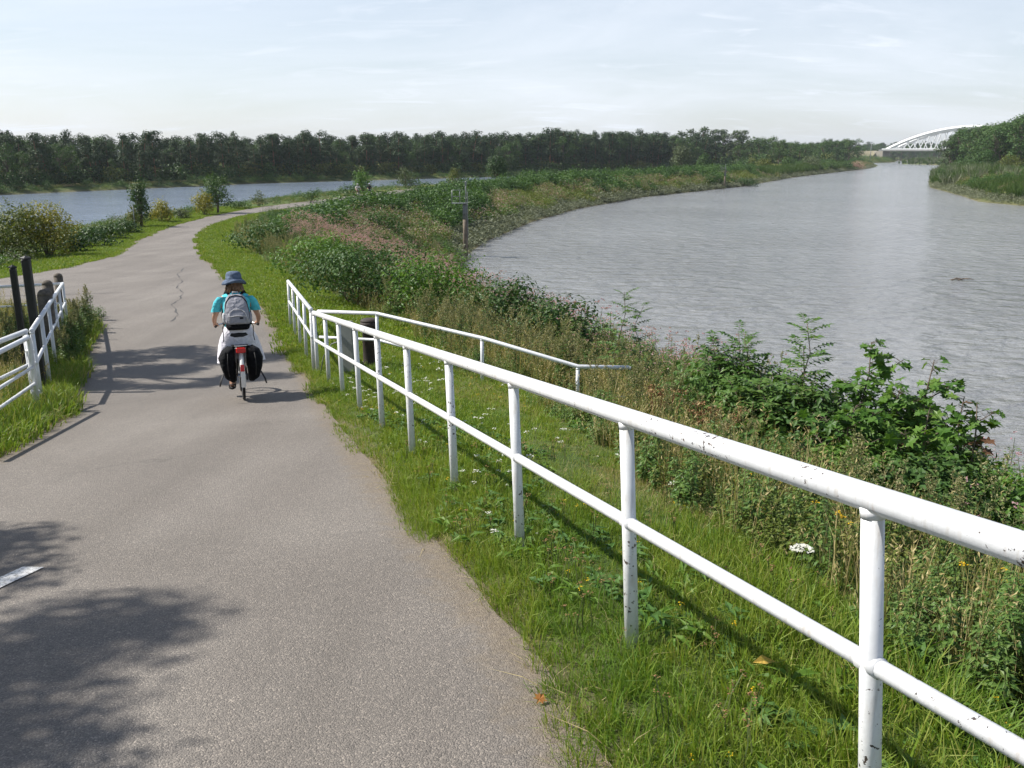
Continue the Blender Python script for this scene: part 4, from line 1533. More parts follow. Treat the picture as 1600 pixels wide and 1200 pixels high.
# right side, behind the long railing: a rusty mooring bollard and a grey panel
g = float(ground(-2.42, 14.95))
bo = thing('bollard', 'dark rusty round mooring bollard in the grass behind the white railing', 'bollard', (-2.42, 14.95, g))
MB().lathe([(.135, -.2), (.135, .1), (.125, .15), (.122, .74), (.15, .76), (.15, .84)], 18).build('drum', M_RUST, bo, True)
MB().lathe([(.15, 0), (.145, .025), (.10, .05), (.01, .06)], 18, (0, 0, .842)).build('cap', M_RUST, bo, True)
g = float(ground(-2.62, 13.9))
pn = thing('marker_panel', 'plain grey green upright panel standing behind the white railing posts', 'panel', (-2.62, 13.9, g), (0, 0, -.35))
MB().box((0, 0, .52), (.24, .05, .82), bev=.008).build('plate', M_GREY, pn)
MB().box((-.06, .042, .3), (.05, .03, .95), bev=.004).build('stake', M_STEEL, pn)
MB().box((.06, .042, .3), (.05, .03, .95), bev=.004).build('stake', M_STEEL, pn)
g = float(ground(-2.9, 14.3))
hp = MB()
hp.tube([(-.28, .05, -.05), (-.2, .03, .3), (-.05, 0, .52), (.12, 0, .58), (.2, .02, .56)], .009, 6)
hp = hp.build('bent_wire', M_STEEL, None, True, (-2.9, 14.35, g))
tag(hp, 'thin bent pale wire loop beside the grey panel behind the railing', 'wire')

# ------------------------------------------------------------------ river marks
M_PILE = plain('weathered_pile', (.17, .135, .10), .9, var=.4, scale=2.5, bmp=.6)
M_PILE_T = plain('grey_pile_top', (.16, .165, .16), .7, var=.25, scale=4)


def river_mark(x, y, label, h=4.15, rz=0.0):
    t = thing('river_mark', label, 'marker pole', (x, y, 0), (0, 0, rz), 'marker poles along the left bank')
    MB().tube([(0, 0, -1.5), (.02, 0, h * .5), (0, 0, h * .72)], [.20, .19, .18], 12).build('pile', M_PILE, t, True)
    MB().tube([(0, 0, h * .70), (0, 0, h)], [.185, .17], 12).build('pile_top', M_PILE_T, t, True)
    MB().box((-.42, 0, h + .03), (1.25, .75, .05)).build('platform', M_STEEL, t)
    mb = MB()
    for px_, py_ in ((-1.02, -.34), (-1.02, .34), (-.4, .34), (.17, .34), (-.4, -.34)):
        mb.tube([(px_, py_, h + .05), (px_, py_, h + 1.05)], .02, 6)
    for zz_ in (.55, 1.05):
        mb.tube([(.17, .34, h + zz_), (-1.02, .34, h + zz_), (-1.02, -.34, h + zz_), (-.4, -.34, h + zz_)], .018, 6)
    mb.build('guard_rail', M_STEEL, t, True)
    mb = MB()
    for s in (-.16, .16):
        mb.tube([(.22, s, 1.4), (.22, s, h + .9)], .02, 6)
    for k in range(9):
        mb.tube([(.22, -.16, 1.5 + k * .32), (.22, .16, 1.5 + k * .32)], .012, 5)
    mb.build('ladder', M_STEEL, t)
    MB().tube([(.08, .05, h + .05), (.08, .05, h + 1.75)], .045, 8).build('mast', M_STEEL, t, True)
    MB().box((.08, .05, h + 1.55), (.16, .1, .28), bev=.01).build('lamp_box', M_GREY, t)
    return t


r1 = river_mark(-3.75, 72.6, 'tall pile with a railed platform standing at the water edge, nearest to the path bend')
r2 = copy_thing(r1, (50.6, 218.5, 0), (0, 0, .25), (.95, .95, .95), 'far thin marker pole on the left bank, seen small against the reeds')

# small post with a plate by the young dark tree
g = float(ground(-28.35, 68.2))
sg = thing('sign_post', 'small pale plate on a grey post in front of the narrow dark tree', 'sign', (-28.35, 68.2, g), (0, 0, .35))
MB().tube([(0, 0, -.1), (0, 0, 1.78)], .035, 8).build('pole', M_STEEL, sg, True)
MB().box((0, -.03, 1.8), (.34, .02, .16), bev=.004).build('plate', M_WHITE2, sg)

# ------------------------------------------------------------------ the bridge
M_BR = plain('white_bridge_steel', (.72, .73, .73), .5, var=.05, scale=.3)
M_DECK = plain('grey_deck_concrete', (.26, .26, .25), .85, var=.15, scale=.4)
br = thing('arch_bridge', 'white tied arch road bridge over the river on the horizon', 'bridge', (369, 905, 0), (0, 0, R(-42)))
SPAN, RISE, DZ, WID = 154., 20.0, 11.0, 17.
MB().box((SPAN / 2 - 2, 0, DZ), (SPAN + 10, WID + 3, 1.5), bev=.15).build('deck', M_DECK, br)
for s in (-1, 1):
    MB().box((SPAN / 2, s * (WID / 2 + 1.2), DZ + 1.35), (SPAN + 8, .25, 1.1)).build('parapet', M_BR, br)
    mb = MB()
    pts = []
    for k in range(33):
        u = k / 32
        pts.append((u * SPAN, s * WID / 2, DZ + .6 + RISE * 4 * u * (1 - u)))
    mb.tube(pts, 1.5, 4, squash=(.9, 1.1))
    mb.build('arch', M_BR, br)
    for k in range(1, 16):
        u = k / 16
        z = DZ + .6 + RISE * 4 * u * (1 - u)
        for dx_ in (-4, 4):
            mb = MB()
            mb.tube([(u * SPAN + dx_, s * WID / 2, DZ + .7), (u * SPAN - dx_ * .35, s * WID / 2, z - .8)], .42, 6)
            mb.build('hanger', M_BR, br)
for k in range(9):
    u = .22 + .56 * k / 8
    z = DZ + .6 + RISE * 4 * u * (1 - u)
    MB().tube([(u * SPAN, -WID / 2 + .9, z), (u * SPAN, WID / 2 - .9, z)], .5, 6).build('cross_brace', M_BR, br)
for x_ in (-7, SPAN + 3):
    MB().box((x_, 0, DZ / 2 - 2.0), (9, WID + 3, DZ + 2.4), bev=.2).build('abutment', M_CONC, br)
# earth ramp that carries the road up to the bridge
M_EMB = plain('sandy_embankment', (.19, .17, .105), .95, var=.35, scale=.12, bmp=.3)
em = MB()
rows = []
for x_, hh in ((0, 10.8), (-30, 10.2), (-70, 7.5), (-130, 3.5), (-180, 1.8)):
    w = 8 + hh * 1.9
    rows.append([(x_ - 12, -w, 0), (x_ - 12, -8, hh), (x_ - 12, 8, hh), (x_ - 12, w, 0)])
em.loft(rows)
o = em.build('embankment', M_EMB, None, False, (372, 905, 0))
o.rotation_euler = (0, 0, R(-42))
tag(o, kind='structure')
# lamp mast near the bridge end
lm = thing('lamp_mast', 'thin pale lamp mast standing left of the bridge', 'lamp', (276, 712, float(ground(276, 712))))
MB().tube([(0, 0, -.3), (0, 0, 8), (0, 0, 17)], [.3, .24, .16], 8).build('pole', M_STEEL, lm, True)
MB().box((0, 0, 17.1), (2.4, .5, .3), bev=.05).build('lamp_head', M_STEEL, lm)
# something adrift
mb = MB()
for k in range(7):
    a = rng.uniform(-.5, .5)
    x0 = rng.uniform(-.5, .2)
    mb.tube([(x0, rng.normal(0, .1), rng.uniform(-.02, .03)), (x0 + .35, rng.normal(0, .12), .06 + a * .1), (x0 + .7, rng.normal(0, .15), rng.uniform(-.03, .12))], [.04, .03, .012], 6)
o = mb.build('driftwood', M_PILE, None, True, (29.1, 58.3, .03))
tag(o, 'small tangle of driftwood afloat alone on the river', 'driftwood')


# ------------------------------------------------------------------ cyclists
def fabric(name, col, rough=.9, var=.12):
    m, nt, b, out = new_mat(name)
    v = coords(nt)
    n = noise(nt, v, 22., 5)
    nt.links.new(ramp(nt, n, [(.3, tuple(c * (1 - var) for c in col)), (.7, tuple(min(1, c * (1 + var)) for c in col))]), b.inputs['Base Color'])
    b.inputs['Roughness'].default_value = rough
    b.inputs['Specular IOR Level'].default_value = .2
    folds = math_(nt, 'MULTIPLY_ADD', noise(nt, v, 9., 2, .5, 1.2), 1.0, math_(nt, 'MULTIPLY', n, .12))
    bump(nt, folds, b, .9, .035)
    return m


M_SKIN = plain('skin', (.42, .235, .155), .55, var=.08, scale=12)
M_HAIR = plain('light_brown_hair', (.16, .085, .04), .6, var=.4, scale=40)
M_RUB = plain('black_rubber', (.012, .012, .013), .75, var=.2, scale=20)
M_CHROME = plain('bicycle_chrome', (.55, .55, .55), .25, 1., var=.05)
M_FRAME = plain('dark_bicycle_paint', (.03, .032, .04), .35, var=.1)
M_BAGB = fabric('black_bag_cloth', (.004, .0045, .006))
M_RED = plain('red_lamp_plastic', (.55, .012, .01), .3, var=.05)
M_CREAM = plain('white_mudguard', (.72, .71, .68), .4, var=.05)


def ell(c, rx, ry, n=20, wob=0., ph=0., tiltx=0.):
    return [(c[0] + rx * math.cos(2 * math.pi * i / n) * (1 + wob * math.sin(5 * 2 * math.pi * i / n + ph)),
             c[1] + ry * math.sin(2 * math.pi * i / n) * (1 + wob * math.sin(5 * 2 * math.pi * i / n + ph)),
             c[2] + tiltx * ry * math.sin(2 * math.pi * i / n)) for i in range(n)]


def skin_body(name, joints, edges, mat, parent, root=0):
    """one continuous body grown over a skeleton"""
    me = bpy.data.meshes.new(name)
    me.from_pydata([j[0] for j in joints], edges, [])
    o = bpy.data.objects.new(name, me)
    C.objects.link(o)
    o.modifiers.new('skin', 'SKIN')
    if not me.skin_vertices:
        bpy.context.view_layer.objects.active = o
        bpy.ops.mesh.customdata_skin_add()
    for i, j in enumerate(joints):
        r_ = j[1] if hasattr(j[1], '__len__') else (j[1], j[1])
        me.skin_vertices[0].data[i].radius = r_
        me.skin_vertices[0].data[i].use_root = (i == root)
    s = o.modifiers.new('round', 'SUBSURF')
    s.levels = s.render_levels = 2
    dg = bpy.context.evaluated_depsgraph_get()
    m2_ = bpy.data.meshes.new_from_object(o.evaluated_get(dg))
    o.modifiers.clear()
    o.data = m2_
    m2_.materials.clear()
    m2_.materials.append(mat)
    for p in m2_.polygons:
        p.use_smooth = True
    o.parent = parent
    return o


def make_bicycle(loc, rot, label, frame_mat=None, rack=True, group=None):
    fm = frame_mat or M_FRAME
    t = thing('bicycle', label, 'bicycle', loc, rot, group)
    RW, WB = .335, 1.06
    for y_ in (0, WB):
        w = MB().ring((0, y_, RW), RW - .019, .019, 'x', 36, 8).build('wheel', M_RUB, t, True)
        MB().ring((0, y_, RW), RW - .043, .011, 'x', 36, 6).build('rim', M_CHROME, w, True)
        mb = MB()
        for k in range(24):
            a = 2 * math.pi * k / 24
            s = .02 if k % 2 else -.02
            mb.tube([(s, y_ + .02 * math.cos(a + .9), RW + .02 * math.sin(a + .9)), (0, y_ + (RW - .045) * math.cos(a), RW + (RW - .045) * math.sin(a))], .0016, 3, 0, False)
        mb.tube([(-.055, y_, RW), (.055, y_, RW)], .022, 8)
        mb.build('spokes', M_CHROME, w)
        pts = []
        a0, a1 = ((R(-10), R(200)) if y_ == 0 else (R(-15), R(165)))
        gm = MB()
        prof = [(-.03, -.012), (-.02, .004), (0, .009), (.02, .004), (.03, -.012)]
        rg = []
        for k in range(21):
            a = a0 + (a1 - a0) * k / 20
            rg.append([(px_, y_ + (RW + .022 + pz_) * math.cos(a), RW + (RW + .022 + pz_) * math.sin(a)) for px_, pz_ in prof])
        v_ = [p for r_ in rg for p in r_]
        f_ = [(i * 5 + j, i * 5 + j + 1, i * 5 + j + 6, i * 5 + j + 5) for i in range(20) for j in range(4)]
        gm.add(v_, f_).build('mudguard', M_CREAM if y_ == 0 else fm, t, True)
    bb, seat_, head_t, head_b = (0, .47, .30), (0, .27, .78), (0, .93, .82), (0, .97, .66)
    mb = MB()
    for a, c, r_ in ((bb, seat_, .017), (bb, head_b, .018), ((0, .36, .58), head_t, .017), (head_t, head_b, .02)):
        mb.tube([a, c], r_, 8)
    for s in (-1, 1):
        mb.tube([(s * .06, 0, RW), (s * .03, .44, .30)], .01, 6)
        mb.tube([(s * .06, 0, RW), (s * .02, .29, .74)], .009, 6)
    mb.build('frame', fm, t, True)
    mb = MB()
    for s in (-1, 1):
        mb.tube([(s * .05, WB, RW), (s * .05, WB - .03, .6), (s * .02, head_b[1], head_b[2])], [.009, .012, .014], 7)
    mb.build('fork', fm, t, True)
    MB().tube([seat_, (0, .24, .86)], .013, 8).build('seat_post', M_CHROME, t, True)
    sd = MB()
    sd.loft([ell((0, .10, .885), .035, .012, 10), ell((0, .14, .895), .10, .026, 10)][:0] + [[(x_ * w_, y_, z_ + zz_ * h_) for x_, zz_ in ((-1, 0), (-.8, .7), (0, 1), (.8, .7), (1, 0), (.6, -.7), (-.6, -.7))] for y_, w_, h_, z_ in ((.06, .06, .02, .88), (.10, .12, .045, .882), (.17, .115, .04, .882), (.24, .055, .028, .885), (.33, .03, .022, .88), (.36, .015, .012, .875))])
    sd.build('saddle', M_RUB, t, True)
    hb = MB()
    hb.tube([(0, .93, .82), (0, .92, 1.0)], .014, 8)
    hb.tube([(-.29, .70, .985), (-.27, .80, 1.0), (-.16, .91, 1.02), (0, .93, 1.0), (.16, .91, 1.02), (.27, .80, 1.0), (.29, .70, .985)], .012, 8)
    hb.build('handlebar', M_CHROME, t, True)
    for s in (-1, 1):
        MB().tube([(s * .268, .81, 1.002), (s * .291, .69, .984)], .017, 8).build('grip', M_RUB, t, True)
    cr = MB()
    cr.ring((.05, .47, .30), .085, .006, 'x', 20, 5)
    cr.tube([(.07, .47, .30), (.09, .48, .47)], .009, 6)
    cr.tube([(-.07, .47, .30), (-.09, .46, .13)], .009, 6)
    cr.tube([(-.07, .47, .3), (.07, .47, .3)], .018, 8)
    cr.build('crank', M_CHROME, t, True)
    for s, y_, z_ in ((1, .48, .47), (-1, .46, .13)):
        MB().box((s * .135, y_, z_), (.09, .08, .022), bev=.004).build('pedal', M_RUB, t)
    MB().box((.062, .22, .33), (.02, .50, .10), (.05, 0, 0), bev=.008).build('chain_guard', fm, t)
    if rack:
        mb = MB()
        for s in (-.06, .06):
            mb.tube([(s, -.22, .725), (s, .2, .735)], .007, 6)
            mb.tube([(s * 1.1, 0, RW), (s, -.1, .725)], .006, 5)
        for y_ in (-.22, -.08, .06, .19):
            mb.tube([(-.062, y_, .727), (.062, y_, .727)], .006, 5)
        mb.build('luggage_rack', M_CHROME, t, True)
        MB().box((0, -.245, .70), (.125, .035, .075), bev=.012).build('tail_light', M_RED, t)
        MB().box((0, -.27, .762), (.16, .03, .016), bev=.004).build('lamp_bracket', M_CHROME, t)
        MB().box((0, -.352, .47), (.05, .012, .09), (-.12, 0, 0), bev=.005).build('reflector', M_RED, t)
    return t


def make_rider(loc, rot, label, mats, hat='bucket', skirt=True, group=None):
    t = thing('person', label, 'person', loc, rot, group)
    m_shirt, m_low, m_hat = mats
    J = [((0, .24, .93), (.135, .10)), ((0, .27, 1.08), (.12, .09)), ((0, .33, 1.25), (.14, .095)), ((0, .37, 1.37), (.13, .085)), ((0, .40, 1.45), .052), ((0, .415, 1.50), .05),
         ((0, .43, 1.56), (.068, .078)), ((0, .445, 1.63), (.074, .088)), ((0, .45, 1.69), (.055, .065))]
    E = [(0, 1), (1, 2), (2, 3), (3, 4), (4, 5), (5, 6), (6, 7), (7, 8)]
    for s in (-1, 1):
        b = len(J)
        J += [((s * .155, .37, 1.375), .058), ((s * .245, .44, 1.24), .043), ((s * .295, .53, 1.12), .037), ((s * .30, .64, 1.06), .031), ((s * .292, .735, 1.02), .023), ((s * .288, .765, 1.012), (.022, .034))]
        E += [(3, b), (b, b + 1), (b + 1, b + 2), (b + 2, b + 3), (b + 3, b + 4), (b + 4, b + 5)]
        for q in range(4):                                        # fingers closed round the grip
            k = len(J)
            o_ = (q - 1.5) * .019
            L = (.9, 1.05, 1.0, .8)[q]
            J += [((s * (.286 + o_ * .25), .79 - abs(o_) * .15, 1.026 + 0 * o_), .009), ((s * (.283 + o_), .80 - o_ * .6 + .012 * L, 1.022), .0085), ((s * (.283 + o_), .80 - o_ * .6 + .02 * L, .997), .008), ((s * (.283 + o_), .80 - o_ * .6 + .004, .978), .007)]
            E += [(b + 5, k), (k, k + 1), (k + 1, k + 2), (k + 2, k + 3)]
        k = len(J)
        J += [((s * .262, .765, 1.01), .011), ((s * .25, .785, .995), .009), ((s * .258, .80, .985), .008)]
        E += [(b + 5, k), (k, k + 1), (k + 1, k + 2)]
    for s, kn, an, toe, heel in ((-1, (-.125, .58, .60), (-.125, .40, .20), (-.135, .50, .145), (-.125, .375, .165)), (1, (.125, .66, .80), (.125, .42, .50), (.135, .54, .475), (.125, .395, .47))):
        b = len(J)
        hip = (s * .09, .27, .91)
        mid = tuple((hip[i] * .5 + kn[i] * .5) for i in range(3))
        cal = tuple(kn[i] * .62 + an[i] * .38 + (0, -.025, 0)[i] for i in range(3))
        J += [(hip, .088), (mid, .075), (kn, .055), (cal, .052), (an, .034), (toe, (.038, .022)), (heel, .026)]
        E += [(0, b), (b, b + 1), (b + 1, b + 2), (b + 2, b + 3), (b + 3, b + 4), (b + 4, b + 5), (b + 4, b + 6)]
    skin_body('body', J, E, M_SKIN, t)
    # shirt: torso with short sleeves, a closed collar line
    mb = MB()
    mb.loft([ell((0, .245, .95), .185, .145), ell((0, .265, 1.05), .165, .135), ell((0, .31, 1.18), .175, .135), ell((0, .35, 1.30), .19, .135), ell((0, .37, 1.375), .205, .118), ell((0, .38, 1.425), .175, .098), ell((0, .392, 1.458), .105, .075), ell((0, .40, 1.478), .066, .062)], cap0=False, cap1=False)
    for s in (-1, 1):
        mb.loft([ell((s * .10, .37, 1.40), .06, .08, 12), ell((s * .175, .38, 1.405), .062, .085, 12), ell((s * .222, .40, 1.345), .066, .08, 12), ell((s * .245, .425, 1.275), .068, .072, 12), ell((s * .268, .455, 1.20), .07, .068, 12)], cap0=True, cap1=False)
    mb.build('shirt', m_shirt, t, True)
    if skirt:
        mb = MB()
        mb.loft([ell((0, .245, 1.0), .175, .14, 30), ell((0, .255, .93), .205, .17, 30, .015), ell((0, .30, .84), .25, .225, 30, .02, .5), ell((0, .38, .72), .285, .27, 30, .035, 1.), ell((0, .42, .60), .31, .285, 30, .05, 1.4), ell((0, .43, .50), .325, .285, 30, .06, 1.7)], cap0=False, cap1=False)
        mb.build('skirt', m_low, t, True)
    else:
        mb = MB()
        mb.loft([ell((0, .245, .99), .15, .12), ell((0, .25, .90), .18, .15)], cap1=True)
        for s, kn in ((-1, (-.125, .58, .60)), (1, (.125, .66, .80))):
            mb.tube([(s * .09, .26, .90), (s * .11, .42, (.9 + kn[2]) / 2 + .02), kn], [.11, .095, .075], 10)
        mb.build('shorts', m_low, t, True)
    # sandals
    for s, an, toe, heel in ((-1, (-.125, .40, .20), (-.14, .56, .128), (-.125, .36, .148)), (1, (.125, .42, .50), (.14, .60, .458), (.125, .375, .462))):
        mb = MB()
        a, c = Vector(heel), Vector(toe)
        mb.loft([[(a + (c - a) * u + Vector((w * math.cos(q), 0, .012 * math.sin(q) - .012)))[:] for q in [2 * math.pi * i / 8 for i in range(8)]] for u, w in ((-.05, .02), (.1, .036), (.5, .034), (.8, .044), (1.02, .025))])
        mb.ring((an[0], an[1] - .005, an[2] - .02), .042, .008, 'z', 12, 5)
        mb.ring(tuple(a * .4 + c * .6 + Vector((0, 0, .012))), .042, .009, 'y', 12, 5)
        mb.build('sandal', M_RUB, t, True)
    # hair and hat
    if hat == 'bucket':
        mb = MB()
        mb.lathe([(.088, .12), (.10, .06), (.104, 0), (.098, -.06), (.082, -.10), (.05, -.115)], 18, (0, .432, 1.595))
        for q in range(26):
            a = rng.uniform(math.pi * 1.02, math.pi * 1.98)
            mb.tube([(.09 * math.cos(a), .432 + .09 * math.sin(a), 1.58), (.115 * math.cos(a), .425 + .10 * math.sin(a), 1.51), (.13 * math.cos(a) + rng.normal(0, .015), .41 + .10 * math.sin(a), 1.45 + rng.uniform(-.02, .02))], [.016, .014, .004], 5)
        mb.build('hair', M_HAIR, t, True)
        h_ = MB()
        prof = [(.168, -.035), (.150, -.008), (.115, .012), (.108, .03), (.102, .085), (.088, .115), (.05, .128), (.003, .13), (.003, .12), (.08, .105), (.098, .03), (.11, .004), (.146, -.016), (.166, -.042)]
        rings = []
        for r_, z_ in prof:
            rings.append([(r_ * math.cos(2 * math.pi * j / 28), .445 + r_ * 1.05 * math.sin(2 * math.pi * j / 28), 1.625 + z_ - (.02 * math.sin(2 * 2 * math.pi * j / 28 + .6) if r_ > .13 else 0)) for j in range(28)])
        h_.loft(rings)
        ht = h_.build('hat', m_hat, t, True)
        MB().ring((0, .445, 1.645), .1095, .006, 'z', 24, 5).build('hat_band', fabric('hat_seam', (.05, .065, .095)), ht, True)
    else:
        MB().lathe([(.11, 0), (.112, .04), (.095, .09), (.06, .12), (.005, .13), (.005, .12), (.09, .0)], 16, (0, .445, 1.63)).build('helmet', m_hat, t, True)
        MB().lathe([(.088, .09), (.094, 0), (.07, -.09), (.03, -.1)], 14, (0, .435, 1.60)).build('hair', M_HAIR, t, True)
    return t


SLOPE = -.1285
RX, RY = -3.66, 11.81
r_rot = (SLOPE, 0, R(18.8))
r_loc = (RX, RY, float(H(RX, RY)))
bike = make_bicycle(r_loc, r_rot, 'dark bicycle with white rear mudguard and red tail light on the path')
M_TEAL = fabric('turquoise_cotton', (.09, .50, .58))
M_LINEN = fabric('white_linen', (.72, .70, .76))
M_DENIM = fabric('blue_grey_denim', (.10, .135, .20), var=.3)
rider = make_rider(r_loc, r_rot, 'person seen from behind cycling in a turquoise shirt, white skirt and blue grey sun hat', (M_TEAL, M_LINEN, M_DENIM))
# saddle bags: two black bags joined over the rack
sb = thing('saddle_bags', 'pair of bulging black saddle bags hung over the rear rack of the bicycle', 'saddle bags', r_loc, r_rot)
for s in (-1, 1):
    mb = MB()
    rows = []
    for z_, w, d0, d1 in ((.28, .045, -.14, .10), (.32, .075, -.20, .17), (.45, .098, -.24, .20), (.58, .108, -.25, .21), (.68, .085, -.24, .20), (.735, .045, -.22, .18)):
        cx_ = s * (.075 + w)
        rows.append([(cx_ + w * (abs(math.cos(a)) ** .6) * math.copysign(1, math.cos(a)) * (1 + .05 * math.sin(3 * a + z_ * 30)), (d0 + d1) / 2 + (d1 - d0) / 2 * (abs(math.sin(a)) ** .6) * math.copysign(1, math.sin(a)), z_ + .015 * math.cos(a * 2)) for a in [2 * math.pi * i / 20 for i in range(20)]])
    mb.loft(rows)
    bg = mb.build('bag', M_BAGB, sb, True)
    MB().tube([(s * .17, -.245, .66), (s * .18, -.285, .56), (s * .18, -.27, .45), (s * .17, -.25, .36)], [.014] * 4, 6, squash=(1.4, .4)).build('closing_strap', M_RUB, bg, True)
    MB().tube([(s * .24, -.20, .40), (s * .285, -.235, .30), (s * .30, -.24, .235)], [.012, .012, .01], 6, squash=(1.6, .5)).build('loose_strap', M_RUB, bg, True)
MB().box((0, -.02, .748), (.22, .36, .012), bev=.003).build('yoke', M_BAGB, sb)
# backpack
M_PACK = fabric('grey_nylon', (.30, .30, .33))
M_PACKD = fabric('light_grey_trim', (.46, .46, .47))
bp_ = thing('backpack', 'grey backpack with black base and arched front pocket worn by the cyclist', 'backpack', r_loc, r_rot)


def pack_ring(c, rx, ry, e=.55, n=24):
    return [(c[0] + rx * math.copysign(abs(math.cos(a)) ** e, math.cos(a)), c[1] + ry * math.copysign(abs(math.sin(a)) ** e, math.sin(a)), c[2]) for a in [2 * math.pi * i / n for i in range(n)]]


yb = lambda z_: .115 + (z_ - .96) * .285
MB().loft([pack_ring((0, yb(z_) - d_, z_), rx, ry) for z_, rx, ry, d_ in ((1.03, .158, .095, .01), (1.08, .165, .105, .015), (1.20, .165, .105, .01), (1.31, .15, .09, .0), (1.39, .125, .07, -.01), (1.435, .085, .04, -.02))]).build('bag_body', M_PACK, bp_, True)
MB().loft([pack_ring((0, yb(z_) - .008, z_), rx, ry) for z_, rx, ry in ((.955, .12, .07), (.97, .145, .095), (1.0, .158, .102), (1.032, .162, .102))]).build('base', M_BAGB, bp_, True)
pk = MB().loft([pack_ring((0, yb(z_) - .10, z_), rx, ry) for z_, rx, ry in ((1.035, .11, .03), (1.06, .125, .045), (1.13, .125, .05), (1.185, .11, .045), (1.22, .075, .03), (1.235, .03, .012))]).build('front_pocket', M_PACK, bp_, True)
zpts = [(-.125, yb(1.08) - .145, 1.08), (-.122, yb(1.14) - .148, 1.14), (-.10, yb(1.195) - .142, 1.195), (-.05, yb(1.228) - .132, 1.228), (0, yb(1.236) - .128, 1.238), (.05, yb(1.228) - .132, 1.228), (.10, yb(1.195) - .142, 1.195), (.122, yb(1.14) - .148, 1.14), (.125, yb(1.08) - .145, 1.08)]
MB().tube(zpts, .006, 6).build('zip', M_PACKD, pk, True)
MB().tube([(-.118, yb(1.135) - .153, 1.135), (0, yb(1.145) - .158, 1.150), (.118, yb(1.135) - .153, 1.135)], .008, 6).build('pocket_trim', M_PACKD, pk, True)
MB().box((.05, yb(1.12) - .152, 1.115), (.045, .008, .022)).build('patch', M_BAGB, pk)
MB().tube([(-.155, yb(1.10) - .07, 1.10), (-.155, yb(1.22) - .07, 1.22), (-.135, yb(1.33) - .062, 1.33), (-.08, yb(1.40) - .05, 1.405), (0, yb(1.42) - .045, 1.422), (.08, yb(1.40) - .05, 1.405), (.135, yb(1.33) - .062, 1.33), (.155, yb(1.22) - .07, 1.22), (.155, yb(1.10) - .07, 1.10)], .007, 6).build('main_zip', M_BAGB, bp_, True)
MB().tube([(-.04, yb(1.43) + .02, 1.43), (-.035, yb(1.46), 1.465), (.035, yb(1.46), 1.465), (.04, yb(1.43) + .02, 1.43)], .009, 6).build('carry_loop', M_PACKD, bp_, True)
for s in (-1, 1):
    MB().tube([(s * .08, .30, 1.435), (s * .115, .37, 1.475), (s * .135, .45, 1.42), (s * .15, .46, 1.30), (s * .18, .40, 1.15), (s * .17, .22, 1.02)], .02, 6, squash=(1.3, .5)).build('shoulder_strap', M_BAGB, bp_, True)
    MB().tube([(s * .16, .14, 1.06), (s * .20, .13, 1.0), (s * (.20 if s < 0 else .19), .10, .88), (s * .205, .09, .80)], .009, 6, squash=(1.5, .5)).build('loose_strap', M_BAGB, bp_, True)
    MB().loft([pack_ring((s * .165, yb(z_) - .0, z_), rx, ry) for z_, rx, ry in ((1.04, .018, .05), (1.08, .03, .07), (1.16, .032, .07), (1.19, .02, .06))]).build('side_pocket', M_PACKD if s < 0 else M_PACK, bp_, True)

# two far cyclists where the path bends
for k, (x, y, lab, sh, lo_, he) in enumerate(((-19.6, 116.0, 'far person cycling in a pale top, left one of two on the path bend', (.62, .58, .56), (.20, .10, .10), (.6, .6, .6)),
                                             (-18.35, 117.2, 'far person cycling in a dark top, right one of two on the path bend', (.025, .02, .03), (.03, .03, .04), (.55, .55, .58)))):
    rr = (0, 0, R(200 + 7 * k))
    ll = (x, y, float(H(x, y)))
    make_bicycle(ll, rr, ('far bicycle under the person in the pale top', 'far bicycle under the person in the dark top')[k], rack=False)
    make_rider(ll, rr, lab, (fabric('cycling_top', sh), fabric('cycling_shorts', lo_), fabric('helmet_shell', he, .4)), 'helmet', False)


# ------------------------------------------------------------------ bushes and saplings, one by one
def bush(name, label, x, y, w, h, mat, n=900, leaf=.12, asp=.55, cat='bush', nl=7, d=None, trunk=False, base=None, group=None, inner=.35):
    z = float(ground(x, y)) if base is None else base
    t = thing(name, label, cat, (x, y, z - .05), (0, 0, 0), group)
    lobes = []
    d = d or w
    for q in range(nl):
        a = q * 2.4 + rng.uniform(-.5, .5)
        u = (q + .5) / nl
        zc = h * ((.30 if trunk else .22) + .55 * u)
        rr = (1 - .75 * max(0, u - .25)) * .32
        lobes.append((np.array([math.cos(a) * w * rr * rng.uniform(.5, 1.1), math.sin(a) * d * rr * rng.uniform(.5, 1.1), zc]),
                      (w * .27 * rng.uniform(.8, 1.2), d * .27 * rng.uniform(.8, 1.2), h * .22 * rng.uniform(.8, 1.15))))
    mb = MB()
    cloud(mb, lobes, n, leaf, asp, inner=inner)
    # loose shoots that break the outline
    for q in range(int(nl * 2)):
        l = lobes[rng.integers(0, nl)]
        dd = unit(np.array([rng.normal(0, .6), rng.normal(0, .6), rng.uniform(.4, 1.2)]))
        p0 = l[0] + dd * np.array(l[1]) * .7
        k = 9
        tt = np.linspace(.1, 1, k)[:, None]
        ln = h * rng.uniform(.12, .24)
        leaves(mb, p0 + dd * ln * tt, rand_dirs(k, 0, .9), UP + rand_dirs(k), leaf * .8, leaf * .45, 0)
    mb.build('foliage', mat, t)
    st_ = MB()
    if trunk:
        st_.tube([(0, 0, -.1), (.02 * h, 0, h * .3), (0, .02 * h, h * .75)], [.035 * h, .025 * h, .008 * h], 7)
    for l in lobes:
        c = l[0]
        st_.tube([(c[0] * .1, c[1] * .1, -.05 if not trunk else h * .25), tuple(c * np.array([.6, .6, .7])), tuple(c)], [.012 * h + .004, .008 * h, .003 * h], 5)
    st_.build('trunk' if trunk else 'stem', B_BARK, t, True)
    return t


